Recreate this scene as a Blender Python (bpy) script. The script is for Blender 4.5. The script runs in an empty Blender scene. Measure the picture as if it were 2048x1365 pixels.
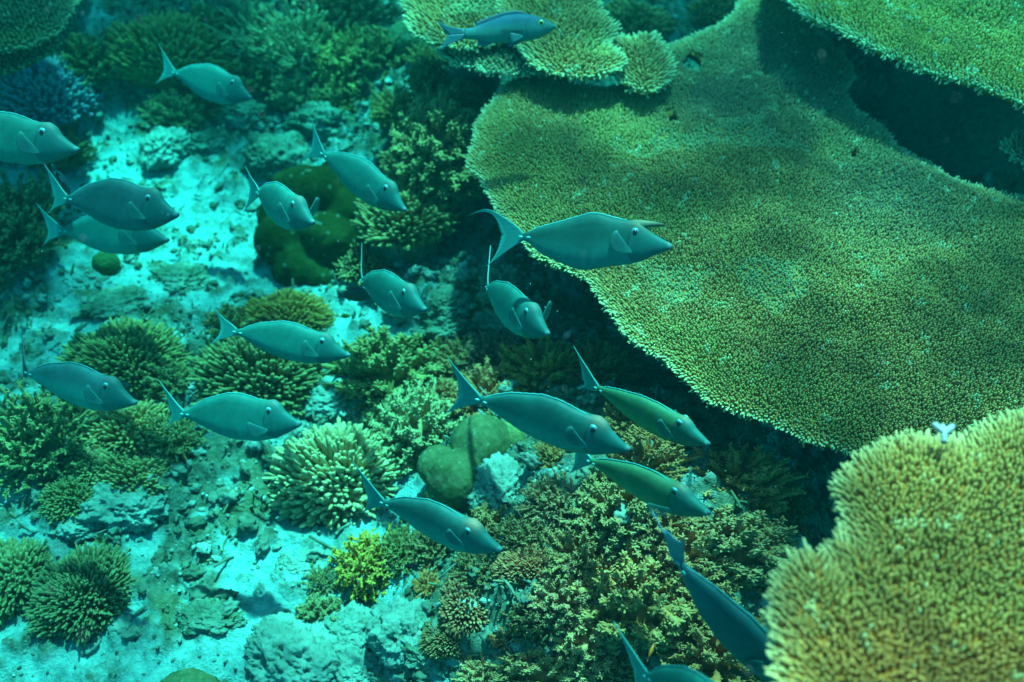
import bpy, math, random
import numpy as np
from mathutils import Vector, Matrix
from mathutils.geometry import delaunay_2d_cdt

R = math.radians
scene = bpy.context.scene
COL = scene.collection

# ------------------------------------------------------------------ camera
CAM = np.array((0.0, 0.0, 2.6))
PITCH = R(47)
F = 1847.0
cd = bpy.data.cameras.new("camera")
cam = bpy.data.objects.new("camera", cd)
COL.objects.link(cam)
cam.location = CAM
cam.rotation_euler = (R(90) - PITCH, 0, 0)
cd.sensor_width = 36
cd.lens = 36 * F / 2048
cd.clip_start = 0.05
cd.clip_end = 300
cd.dof.use_dof = True
cd.dof.focus_distance = 2.35
cd.dof.aperture_fstop = 1.9
scene.camera = cam

# ------------------------------------------------------------------ light
SUN_EL, SUN_AZ = R(68), R(70)          # azimuth measured from +x towards +y
sun_dir = np.array((math.cos(SUN_EL) * math.cos(SUN_AZ), math.cos(SUN_EL) * math.sin(SUN_AZ), math.sin(SUN_EL)))
world = bpy.data.worlds.new("World")
scene.world = world
world.use_nodes = True
wn = world.node_tree
sky = wn.nodes.new("ShaderNodeTexSky")
sky.sky_type = 'NISHITA'
sky.sun_disc = False
sky.sun_elevation = SUN_EL
sky.sun_rotation = R(90) - SUN_AZ
wn.links.new(sky.outputs[0], wn.nodes["Background"].inputs[0])
wn.nodes["Background"].inputs[1].default_value = 0.14
ld = bpy.data.lights.new("sun", 'SUN')
ld.energy = 4.4
ld.angle = R(1.4)
ld.color = (1.0, 0.96, 0.9)
sun = bpy.data.objects.new("sun", ld)
COL.objects.link(sun)
sun.rotation_euler = Vector(sun_dir).to_track_quat('Z', 'Y').to_euler()
scene.view_settings.view_transform = 'Standard'
scene.view_settings.look = 'None'
scene.view_settings.gamma = 1.0
scene.view_settings.exposure = 2.34
scene.cycles.use_denoising = True
scene.cycles.max_bounces = 5
scene.cycles.diffuse_bounces = 2
scene.cycles.glossy_bounces = 2
scene.cycles.volume_bounces = 0
scene.cycles.transparent_max_bounces = 8
scene.cycles.sample_clamp_indirect = 4.0
HAZE_TOP, WATER_Z = 2.75, 3.05
HAZE_DENSITY = 0.50
HAZE_COLOR = (0.0001, 0.0145, 0.014)
HAZE_ABSORB = (0.0, 0.93, 0.925)
DAPPLE_TINT = np.array((1.0, 0.84, 0.82))  # warm light balance, multiplied into the dapple sheet's colour

# ------------------------------------------------------------------ noise
def _hash(ix, iy, iz, seed):
    h = (ix.astype(np.int64) * 374761393 + iy.astype(np.int64) * 668265263 + iz.astype(np.int64) * 1442695041 + seed * 974634777) & 0xFFFFFFFF
    h = ((h ^ (h >> 13)) * 1274126177) & 0xFFFFFFFF
    h = h ^ (h >> 16)
    return (h & 0xFFFF) / 65535.0

def vnoise(x, y, z, seed=0):
    x0, y0, z0 = np.floor(x), np.floor(y), np.floor(z)
    fx, fy, fz = x - x0, y - y0, z - z0
    fx = fx * fx * fx * (fx * (fx * 6 - 15) + 10); fy = fy * fy * fy * (fy * (fy * 6 - 15) + 10); fz = fz * fz * fz * (fz * (fz * 6 - 15) + 10)
    out = 0
    for dx in (0, 1):
        for dy in (0, 1):
            for dz in (0, 1):
                w = (fx if dx else 1 - fx) * (fy if dy else 1 - fy) * (fz if dz else 1 - fz)
                out = out + w * _hash(x0 + dx, y0 + dy, z0 + dz, seed)
    return out * 2 - 1

def fbm(x, y, z=None, octaves=4, scale=1.0, seed=0, gain=0.5):
    if z is None:
        z = np.zeros_like(x)
    a, f, s, t = 1.0, scale, 0, 0
    for o in range(octaves):
        s = s + a * vnoise(x * f + 17.3 * o, y * f - 9.1 * o, z * f + 4.7 * o, seed + o)
        t += a
        a *= gain; f *= 2.03
    return s / t

def smooth(a, b, x):
    t = np.clip((x - a) / (b - a), 0, 1)
    return t * t * (3 - 2 * t)

# ------------------------------------------------------------------ pixels to points
_r = np.array((1.0, 0, 0)); _f = np.array((0, math.cos(PITCH), -math.sin(PITCH))); _u = np.array((0, math.sin(PITCH), math.cos(PITCH)))
def ray(px, py):
    d = _f + _r * ((px - 1024) / F) + _u * ((682.5 - py) / F)
    return d / np.linalg.norm(d)
def hit(px, py, z=0.0):
    d = ray(px, py)
    return CAM + d * ((z - CAM[2]) / d[2])
def along(px, py, dist):
    return CAM + ray(px, py) * dist

# ------------------------------------------------------------------ the shape of the sea floor
RIDGES = []
def ridge(px, py, amp, rx, ry, z=0.1):
    p = hit(px, py, z); RIDGES.append((p[0], p[1], amp, rx, ry))
ridge(1180, 1180, .24, .42, .40); ridge(1430, 1200, .26, .40, .45); ridge(1250, 960, .20, .40, .35)
ridge(1000, 1300, .10, .28, .25)
ridge(900, 930, .05, .3, .3); ridge(980, 610, .17, .35, .22); ridge(1100, 760, .12, .4, .3)
ridge(60, 60, .30, .8, .6); ridge(-60, -60, .50, .55, .45, .6); ridge(330, 60, .34, .8, .55); ridge(720, 60, .34, .9, .5); ridge(880, 230, .22, .45, .5)
ridge(1500, 300, .30, 1.3, 1.0); ridge(1950, 250, .45, .9, .7); ridge(1300, 30, .45, 1.0, .6)
ridge(500, 720, .04, .3, .3); ridge(230, 760, .07, .35, .35); ridge(20, 470, .16, .3, .3); ridge(70, 900, .08, .4, .3)
ridge(640, 560, .06, .35, .3)

def ridge_h(x, y):
    h = 0
    for cx, cy, a, rx, ry in RIDGES:
        h = h + a * np.exp(-((x - cx) / rx) ** 2 - ((y - cy) / ry) ** 2)
    return h
def base_h(x, y):
    x = np.asarray(x, float); y = np.asarray(y, float)
    return ridge_h(x, y) + 0.05 * fbm(x, y, None, 3, 1.3, 5)
def ground(px, py, lift=0.0):
    d = ray(px, py); t = (0.1 - CAM[2]) / d[2]
    for _ in range(30):
        p = CAM + d * t
        h = float(base_h(p[0], p[1])) + lift
        t += 0.6 * (h - p[2]) / d[2]
    return CAM + d * t

# ------------------------------------------------------------------ mesh building
class MB:
    def __init__(s): s.v = []; s.f4 = []; s.f3 = []; s.c = []; s.n = 0
    def add(s, v, f4=None, f3=None, c=None):
        v = np.asarray(v, float).reshape(-1, 3)
        if f4 is not None and len(f4): s.f4.append(np.asarray(f4, np.int64) + s.n)
        if f3 is not None and len(f3): s.f3.append(np.asarray(f3, np.int64) + s.n)
        if c is None: c = np.ones((len(v), 3))
        c = np.asarray(c, float)
        if c.ndim == 1: c = np.tile(c, (len(v), 1)) if len(c) == 3 and len(v) != 3 else np.repeat(c[:, None], 3, 1)
        s.v.append(v); s.c.append(c); s.n += len(v)
        return s
    def mesh(s, name, smooth_shade=True):
        V = np.concatenate(s.v); Cc = np.concatenate(s.c)
        q = np.concatenate(s.f4) if s.f4 else np.zeros((0, 4), np.int64)
        t = np.concatenate(s.f3) if s.f3 else np.zeros((0, 3), np.int64)
        me = bpy.data.meshes.new(name)
        me.vertices.add(len(V)); me.vertices.foreach_set("co", V.astype(np.float32).ravel())
        loops = np.concatenate([q.ravel(), t.ravel()]).astype(np.int32)
        me.loops.add(len(loops)); me.loops.foreach_set("vertex_index", loops)
        starts = np.concatenate([np.arange(len(q)) * 4, len(q) * 4 + np.arange(len(t)) * 3]).astype(np.int32)
        me.polygons.add(len(starts)); me.polygons.foreach_set("loop_start", starts)
        me.update(calc_edges=True)
        a = me.color_attributes.new("tone", 'FLOAT_COLOR', 'POINT')
        a.data.foreach_set("color", np.concatenate([Cc, np.ones((len(Cc), 1))], 1).astype(np.float32).ravel())
        if smooth_shade: me.shade_smooth()
        me.validate()
        return me
    def build(s, name, mat, parent=None, smooth_shade=True):
        me = s.mesh(name, smooth_shade)
        return link(name, me, mat, parent)

def link(name, me, mat, parent=None):
    if mat is not None and not me.materials: me.materials.append(mat)
    o = bpy.data.objects.new(name, me); COL.objects.link(o)
    if parent is not None: o.parent = parent
    return o
def tag(o, label=None, cat=None, group=None, kind=None):
    if label: o["label"] = label
    if cat: o["category"] = cat
    if group: o["group"] = group
    if kind: o["kind"] = kind
    return o
def empty(name, loc, rz=0.0):
    o = bpy.data.objects.new(name, None); COL.objects.link(o)
    o.location = loc; o.rotation_euler = (0, 0, rz); o.empty_display_size = 0.1
    return o

def grid_faces(m, n, wrap=False):
    i = np.arange(m - 1)[:, None]; j = np.arange(n if wrap else n - 1)[None, :]
    j2 = (j + 1) % n
    return np.stack([i * n + j, i * n + j2, (i + 1) * n + j2, (i + 1) * n + j], -1).reshape(-1, 4)

def tubes(mb, P, Rr, sides=6, c=None):
    """P (N,K,3) centre lines, Rr (N,K) radii, c (N,K,3) tones; closed by a tip vertex."""
    N, K, _ = P.shape
    T = np.gradient(P, axis=1); T /= np.linalg.norm(T, axis=2, keepdims=True) + 1e-9
    ref = np.where(np.abs(T[:, :1, 2:3]) > 0.9, np.array((1.0, 0, 0)), np.array((0, 0, 1.0)))
    A = np.cross(T, np.broadcast_to(ref, T.shape)); A /= np.linalg.norm(A, axis=2, keepdims=True) + 1e-9
    B = np.cross(T, A)
    ang = np.arange(sides) * 2 * math.pi / sides
    ring = P[:, :, None, :] + Rr[:, :, None, None] * (A[:, :, None, :] * np.cos(ang)[None, None, :, None] + B[:, :, None, :] * np.sin(ang)[None, None, :, None])
    tip = P[:, -1] + T[:, -1] * Rr[:, -1:] * 0.7
    V = np.concatenate([ring.reshape(N, K * sides, 3), tip[:, None]], 1)
    per = K * sides + 1
    off = (np.arange(N) * per)[:, None, None]
    f4 = (grid_faces(K, sides, True)[None] + off).reshape(-1, 4)
    j = np.arange(sides)
    f3 = (np.stack([(K - 1) * sides + j, (K - 1) * sides + (j + 1) % sides, np.full(sides, K * sides)], -1)[None] + off).reshape(-1, 3)
    if c is None: c = np.ones((N, K, 3))
    cc = np.concatenate([np.repeat(c, sides, axis=1), c[:, -1:]], 1)
    mb.add(V.reshape(-1, 3), f4, f3, cc.reshape(-1, 3))
    return mb

def sheet(mb, G, th, c=None):
    """closed thin slab from a grid of points G (m,n,3)"""
    m, n, _ = G.shape
    du = np.gradient(G, axis=0); dv = np.gradient(G, axis=1)
    N = np.cross(du, dv); N /= np.linalg.norm(N, axis=2, keepdims=True) + 1e-9
    th = np.broadcast_to(np.asarray(th, float), (m, n))[..., None]
    V = np.concatenate([(G + N * th / 2).reshape(-1, 3), (G - N * th / 2).reshape(-1, 3)])
    f = grid_faces(m, n); k = m * n
    e = [i * n for i in range(m)]; e2 = [i * n + n - 1 for i in range(m)]
    b0 = list(range(n)); b1 = [(m - 1) * n + j for j in range(n)]
    side = []
    for a, rev in ((e, 0), (e2, 1), (b0, 1), (b1, 0)):
        for i in range(len(a) - 1):
            q = [a[i], a[i + 1], a[i + 1] + k, a[i] + k]
            side.append(q[::-1] if rev else q)
    cc = None if c is None else np.concatenate([c.reshape(-1, 3)] * 2)
    mb.add(V, np.concatenate([f, f[:, ::-1] + k, np.array(side)]), None, cc)
    return mb

_ico = {}
def ico(sub):
    if sub not in _ico:
        import bmesh
        bm = bmesh.new(); bmesh.ops.create_icosphere(bm, subdivisions=sub, radius=1)
        bm.verts.ensure_lookup_table()
        v = np.array([x.co[:] for x in bm.verts]); f = np.array([[q.index for q in x.verts] for x in bm.faces]); bm.free()
        _ico[sub] = (v / np.linalg.norm(v, axis=1, keepdims=True), f)
    return _ico[sub]

# ------------------------------------------------------------------ materials
def mat_new(name):
    m = bpy.data.materials.new(name); m.use_nodes = True
    nt = m.node_tree; b = nt.nodes["Principled BSDF"]
    return m, nt, b
def N(nt, kind, **kw):
    n = nt.nodes.new(kind)
    for k, v in kw.items(): setattr(n, k, v)
    return n
def mixc(nt, a, b, fac, mode='MIX'):
    n = N(nt, "ShaderNodeMix", data_type='RGBA', blend_type=mode)
    for sock, val in ((0, fac), (6, a), (7, b)):
        if hasattr(val, "links") or isinstance(val, bpy.types.NodeSocket): nt.links.new(val, n.inputs[sock])
        else: n.inputs[sock].default_value = val if sock == 0 else (*val[:3], 1)
    return n.outputs[2]
def noise(nt, scale, detail=4, rough=.6, coord='Object'):
    tc = N(nt, "ShaderNodeTexCoord"); n = N(nt, "ShaderNodeTexNoise")
    n.inputs["Scale"].default_value = scale; n.inputs["Detail"].default_value = detail; n.inputs["Roughness"].default_value = rough
    nt.links.new(tc.outputs[coord], n.inputs["Vector"])
    return n.outputs["Fac"]
def ramp(nt, src, a, b):
    n = N(nt, "ShaderNodeMapRange"); n.inputs[1].default_value = a; n.inputs[2].default_value = b
    nt.links.new(src, n.inputs[0]); return n.outputs[0]
def bump(nt, b, src, strength, dist):
    n = N(nt, "ShaderNodeBump"); n.inputs["Strength"].default_value = strength; n.inputs["Distance"].default_value = dist
    nt.links.new(src, n.inputs["Height"]); nt.links.new(n.outputs[0], b.inputs["Normal"])
def attr(nt): return N(nt, "ShaderNodeAttribute", attribute_name="tone")

def coral_material():
    """object colour = the living tissue, tone.r = how much of the pale growing tip, tone.g = small random per branch"""
    m, nt, b = mat_new("coral_tissue")
    oi = N(nt, "ShaderNodeObjectInfo"); at = attr(nt)
    sep = N(nt, "ShaderNodeSeparateColor"); nt.links.new(at.outputs["Color"], sep.inputs[0])
    n1 = noise(nt, 9, 3); n2 = noise(nt, 160, 2)
    pale = mixc(nt, oi.outputs["Color"], (.50, .44, .22), .40)
    warm = mixc(nt, oi.outputs["Color"], (.30, .20, .07), ramp(nt, n1, .45, .8))
    c = mixc(nt, warm, pale, sep.outputs[0])
    var = N(nt, "ShaderNodeMapRange"); nt.links.new(sep.outputs[1], var.inputs[0]); var.inputs[3].default_value = .72; var.inputs[4].default_value = 1.22
    comb = N(nt, "ShaderNodeCombineColor")
    for i in range(3): nt.links.new(var.outputs[0], comb.inputs[i])
    c = mixc(nt, c, comb.outputs[0], 1.0, 'MULTIPLY')
    nt.links.new(c, b.inputs["Base Color"]); b.inputs["Roughness"].default_value = .85
    b.inputs["Specular IOR Level"].default_value = .15
    bump(nt, b, n2, .5, .004)
    return m
def rock_material(name, c1, c2, c3, s=6.0, bs=30, strength=.8):
    m, nt, b = mat_new(name)
    n1 = noise(nt, s, 6, .65); n2 = noise(nt, s * 4.3, 5, .7); n3 = noise(nt, bs, 6, .75)
    c = mixc(nt, c1, c2, ramp(nt, n1, .4, .62))
    c = mixc(nt, c, c3, ramp(nt, n2, .52, .68))
    nt.links.new(c, b.inputs["Base Color"]); b.inputs["Roughness"].default_value = .95
    b.inputs["Specular IOR Level"].default_value = .1
    bump(nt, b, n3, strength, .02)
    return m
def tone_material(name, rough=.6, spec=.3, ns=60, amount=.25, bs=0.15, bd=.002):
    m, nt, b = mat_new(name)
    at = attr(nt); n1 = noise(nt, ns, 4)
    dark = mixc(nt, at.outputs["Color"], (0, 0, 0), amount)
    c = mixc(nt, dark, at.outputs["Color"], ramp(nt, n1, .35, .65))
    nt.links.new(c, b.inputs["Base Color"]); b.inputs["Roughness"].default_value = rough
    b.inputs["Specular IOR Level"].default_value = spec
    bump(nt, b, n1, bs, bd)
    return m

M_CORAL = coral_material()
M_TABLE = tone_material("table_coral_tissue", .9, .1, 35, .18, .4, .004)
M_ROCK = rock_material("dead_coral_rock", (.11, .14, .085), (.31, .35, .26), (.075, .10, .04), 7, 40, 1.0)
M_PALE = rock_material("pale_dead_coral", (.20, .25, .19), (.33, .38, .31), (.13, .16, .10), 8, 45)
M_RUBBLE = tone_material("rubble_stone", .95, .1, 40, .45, .7, .01)
M_FISH = tone_material("fish_skin", .6, .15, 26, .16, .15, .0015)
M_FIN = tone_material("fin_skin", .5, .3, 70, .12, .2, .001)
M_FINCLEAR = tone_material("clear_fin_skin", .5, .2, 70, .12, .2, .001)
_nt = M_FINCLEAR.node_tree; _m = N(_nt, "ShaderNodeMixShader"); _t = N(_nt, "ShaderNodeBsdfTransparent"); _m.inputs[0].default_value = .5
_nt.links.new(_nt.nodes["Principled BSDF"].outputs[0], _m.inputs[1]); _nt.links.new(_t.outputs[0], _m.inputs[2]); _nt.links.new(_m.outputs[0], _nt.nodes["Material Output"].inputs[0])
M_EYE = tone_material("eye_gloss", .15, .5, 10, .0, 0, .001)

# ------------------------------------------------------------------ sea floor
def axis(a, b, step, far):
    core = np.arange(a, b, step)
    out = []; d = step
    x = 0
    while x < far:
        d *= 1.18; x += d; out.append(x)
    out = np.array(out)
    return np.concatenate([a - out[::-1], core, core[-1] + out])
SANDY = [(*hit(px, py, .03)[:2], r) for px, py, r in ((510, 1125, .17), (590, 1085, .12), (220, 335, .34), (450, 345, .2), (715, 635, .14), (440, 440, .22), (30, 1010, .15), (120, 1320, .2))]
def rubble_mask(x, y):
    rh = ridge_h(x, y)
    n = fbm(x, y, None, 4, 1.9, 31)
    n2 = fbm(x, y, None, 3, 6.0, 44)
    m = smooth(-.26, .28, n * 1.1 + n2 * .7) * .85 + smooth(.06, .2, rh)
    m = m + smooth(-.1, .5, x) * .7
    for sx, sy_, sr in SANDY: m = m - .75 * np.exp(-((x - sx) ** 2 + (y - sy_) ** 2) / sr ** 2)
    return np.clip(m, 0, 1)
def floor_h(x, y):
    m = rubble_mask(x, y)
    h = base_h(x, y)
    r1 = fbm(x, y, None, 4, 7.0, 61)
    r2 = 1 - np.abs(fbm(x, y, None, 3, 15.0, 71)) * 2
    lum = np.maximum(fbm(x, y, None, 4, 19.0, 81, .62), -.1)
    return h + m * (.055 * r1 + .022 * r2 + .085 * lum) + .006 * fbm(x, y, None, 3, 18, 91) + (1 - m) * (.03 * fbm(x, y, None, 3, 6, 95) + .075 * np.maximum(fbm(x, y, None, 4, 17, 97, .6) - .06, 0))
xs = axis(-3.6, 3.4, .0135, 45); ys = axis(.55, 6.9, .0135, 45)
X, Y = np.meshgrid(xs, ys, indexing='ij')
Z = floor_h(X, Y)
m = rubble_mask(X, Y)
fine = fbm(X, Y, None, 4, 13, 101)
lump = np.maximum(fbm(X, Y, None, 4, 17, 97, .6) - .06, 0)
m = np.clip(m * (.70 + 1.1 * fine) + .5 * np.maximum(fine + .05, 0) + 1.3 * lump, 0, 1)
mb = MB()
mb.add(np.stack([X, Y, Z], -1).reshape(-1, 3), grid_faces(*X.shape)[:, ::-1], None, m.ravel())
def floor_material():
    mt, nt, b = mat_new("sand_and_rubble")
    at = attr(nt)
    n1 = noise(nt, 30, 6, .7); n2 = noise(nt, 5, 5, .6); n3 = noise(nt, 110, 4, .7)
    sand = mixc(nt, (.15, .28, .25), (.32, .50, .44), ramp(nt, n1, .35, .65))
    rub = mixc(nt, (.055, .07, .04), (.22, .24, .17), ramp(nt, n1, .38, .66))
    rub = mixc(nt, rub, (.16, .15, .07), ramp(nt, n2, .5, .7))
    add = N(nt, "ShaderNodeMath", operation='MULTIPLY_ADD'); nt.links.new(n3, add.inputs[0]); add.inputs[1].default_value = .6
    nt.links.new(at.outputs["Fac"], add.inputs[2])
    c = mixc(nt, sand, rub, ramp(nt, add.outputs[0], .38, .95))
    nt.links.new(c, b.inputs["Base Color"]); b.inputs["Roughness"].default_value = .95; b.inputs["Specular IOR Level"].default_value = .1
    sm_ = N(nt, "ShaderNodeMath", operation='MULTIPLY_ADD'); nt.links.new(n3, sm_.inputs[0]); sm_.inputs[1].default_value = .6; nt.links.new(n1, sm_.inputs[2])
    bump(nt, b, sm_.outputs[0], .9, .025)
    return mt
tag(mb.build("seabed", floor_material()), kind="structure")

# ------------------------------------------------------------------ unseen dapple sheet at the water surface, and the water itself
PATCHES = []          # hand-placed bright and dark pools painted into the sheet: x, y, radius, gain
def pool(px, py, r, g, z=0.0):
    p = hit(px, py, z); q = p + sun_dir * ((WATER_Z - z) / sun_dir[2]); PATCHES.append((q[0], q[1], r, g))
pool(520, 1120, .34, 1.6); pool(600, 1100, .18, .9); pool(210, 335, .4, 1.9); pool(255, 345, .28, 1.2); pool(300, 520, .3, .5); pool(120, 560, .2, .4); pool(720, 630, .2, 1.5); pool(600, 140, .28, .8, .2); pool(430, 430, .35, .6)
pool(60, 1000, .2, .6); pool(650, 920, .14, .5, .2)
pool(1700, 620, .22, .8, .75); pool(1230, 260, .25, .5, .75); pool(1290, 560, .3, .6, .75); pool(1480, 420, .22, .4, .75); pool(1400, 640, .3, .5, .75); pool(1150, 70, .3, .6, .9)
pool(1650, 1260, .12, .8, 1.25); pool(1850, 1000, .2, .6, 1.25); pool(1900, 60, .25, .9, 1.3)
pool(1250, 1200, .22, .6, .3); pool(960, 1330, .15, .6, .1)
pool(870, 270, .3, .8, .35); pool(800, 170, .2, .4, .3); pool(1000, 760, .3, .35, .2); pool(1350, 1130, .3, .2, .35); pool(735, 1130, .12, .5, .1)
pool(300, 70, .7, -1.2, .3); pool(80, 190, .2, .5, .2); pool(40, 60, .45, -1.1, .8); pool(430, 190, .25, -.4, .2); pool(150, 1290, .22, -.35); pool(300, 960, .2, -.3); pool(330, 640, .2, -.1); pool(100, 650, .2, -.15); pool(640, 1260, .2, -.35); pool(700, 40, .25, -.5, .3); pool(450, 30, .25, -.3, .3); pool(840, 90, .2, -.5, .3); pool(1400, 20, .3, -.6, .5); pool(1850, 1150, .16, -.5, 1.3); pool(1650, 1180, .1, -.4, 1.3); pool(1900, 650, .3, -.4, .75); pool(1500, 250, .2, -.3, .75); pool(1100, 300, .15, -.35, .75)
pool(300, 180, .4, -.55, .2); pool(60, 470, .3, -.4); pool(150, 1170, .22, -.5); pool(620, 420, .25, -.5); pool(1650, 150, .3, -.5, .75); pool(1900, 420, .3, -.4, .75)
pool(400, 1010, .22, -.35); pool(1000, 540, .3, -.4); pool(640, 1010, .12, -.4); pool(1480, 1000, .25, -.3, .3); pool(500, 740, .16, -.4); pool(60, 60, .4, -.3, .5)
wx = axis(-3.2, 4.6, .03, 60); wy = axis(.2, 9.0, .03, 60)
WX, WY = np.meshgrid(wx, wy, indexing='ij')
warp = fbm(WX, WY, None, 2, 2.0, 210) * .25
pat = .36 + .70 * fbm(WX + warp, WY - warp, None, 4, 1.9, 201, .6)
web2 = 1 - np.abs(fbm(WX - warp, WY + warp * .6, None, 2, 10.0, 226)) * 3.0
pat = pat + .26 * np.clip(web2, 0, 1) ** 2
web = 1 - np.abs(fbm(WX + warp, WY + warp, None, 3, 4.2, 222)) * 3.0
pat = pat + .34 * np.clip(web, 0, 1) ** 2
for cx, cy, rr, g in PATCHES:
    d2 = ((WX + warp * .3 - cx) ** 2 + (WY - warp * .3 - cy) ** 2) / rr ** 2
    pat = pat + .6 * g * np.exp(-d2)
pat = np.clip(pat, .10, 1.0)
mb = MB()
mb.add(np.stack([WX, WY, np.full_like(WX, WATER_Z) + .012 * fbm(WX, WY, None, 3, 2.2, 230)], -1).reshape(-1, 3), grid_faces(*WX.shape)[:, ::-1], None, pat.ravel()[:, None] * DAPPLE_TINT)
wm = bpy.data.materials.new("painted_dapples"); wm.use_nodes = True  # light and shade painted into a transparent colour, no refraction
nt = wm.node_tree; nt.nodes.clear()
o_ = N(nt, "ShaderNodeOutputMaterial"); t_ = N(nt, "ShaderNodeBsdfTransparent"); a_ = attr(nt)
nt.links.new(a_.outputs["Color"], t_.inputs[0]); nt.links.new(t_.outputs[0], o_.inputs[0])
tag(mb.build("dapple_sheet", wm), kind="structure")  # added above the view only to dapple and tint sun and sky

hm = bpy.data.materials.new("sea_water"); hm.use_nodes = True
nt = hm.node_tree; nt.nodes.clear()
o_ = N(nt, "ShaderNodeOutputMaterial"); v_ = N(nt, "ShaderNodeVolumePrincipled")
v_.inputs["Color"].default_value = (*HAZE_COLOR, 1); v_.inputs["Absorption Color"].default_value = (*HAZE_ABSORB, 1)
v_.inputs["Density"].default_value = HAZE_DENSITY; v_.inputs["Anisotropy"].default_value = 0.25
nt.links.new(v_.outputs[0], o_.inputs[1])
hx, hy0, hy1, hz0 = 60.0, -60.0, 66.0, -2.5
hv = np.array([(x, y, z) for z in (hz0, HAZE_TOP) for y in (hy0, hy1) for x in (-hx, hx)], float)
mb = MB(); mb.add(hv, [(0, 2, 3, 1), (4, 5, 7, 6), (0, 1, 5, 4), (2, 6, 7, 3), (0, 4, 6, 2), (1, 3, 7, 5)])
tag(mb.build("haze", hm, None, False), kind="stuff")

# ------------------------------------------------------------------ table corals
def inside(poly, p):
    x, y = p[:, 0], p[:, 1]; res = np.zeros(len(p), bool)
    j = len(poly) - 1
    for i in range(len(poly)):
        xi, yi = poly[i]; xj, yj = poly[j]
        c = ((yi > y) != (yj > y)) & (x < (xj - xi) * (y - yi) / (yj - yi + 1e-12) + xi)
        res ^= c; j = i
    return res
def edge_dist(poly, p):
    """distance to the outline and the outward direction there"""
    A = poly; B = np.roll(poly, -1, 0)
    best = np.full(len(p), 1e9); dirn = np.zeros((len(p), 2))
    for a, b in zip(A, B):
        ab = b - a; t = np.clip(((p - a) @ ab) / (ab @ ab + 1e-12), 0, 1)
        q = a + t[:, None] * ab; d = q - p; l = np.linalg.norm(d, axis=1)
        k = l < best; best[k] = l[k]; dirn[k] = d[k] / (l[k][:, None] + 1e-6)
    return best, dirn
def smooth_outline(pts, step, jag, seed):
    P = np.array(pts, float); n = len(P)
    out = []
    for i in range(n):
        p0, p1, p2, p3 = P[i - 1], P[i], P[(i + 1) % n], P[(i + 2) % n]
        k = max(2, int(np.linalg.norm(p2 - p1) / step))
        for t in np.arange(k) / k:
            out.append(.5 * ((2 * p1) + (-p0 + p2) * t + (2 * p0 - 5 * p1 + 4 * p2 - p3) * t * t + (-p0 + 3 * p1 - 3 * p2 + p3) * t ** 3))
    out = np.array(out)
    c = out.mean(0); nrm = out - np.roll(out, 1, 0); nrm = np.stack([nrm[:, 1], -nrm[:, 0]], 1); nrm /= np.linalg.norm(nrm, axis=1, keepdims=True) + 1e-9
    j = fbm(out[:, 0], out[:, 1], None, 4, 7, seed, .6)
    return out + nrm * (j * jag)[:, None]

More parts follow.
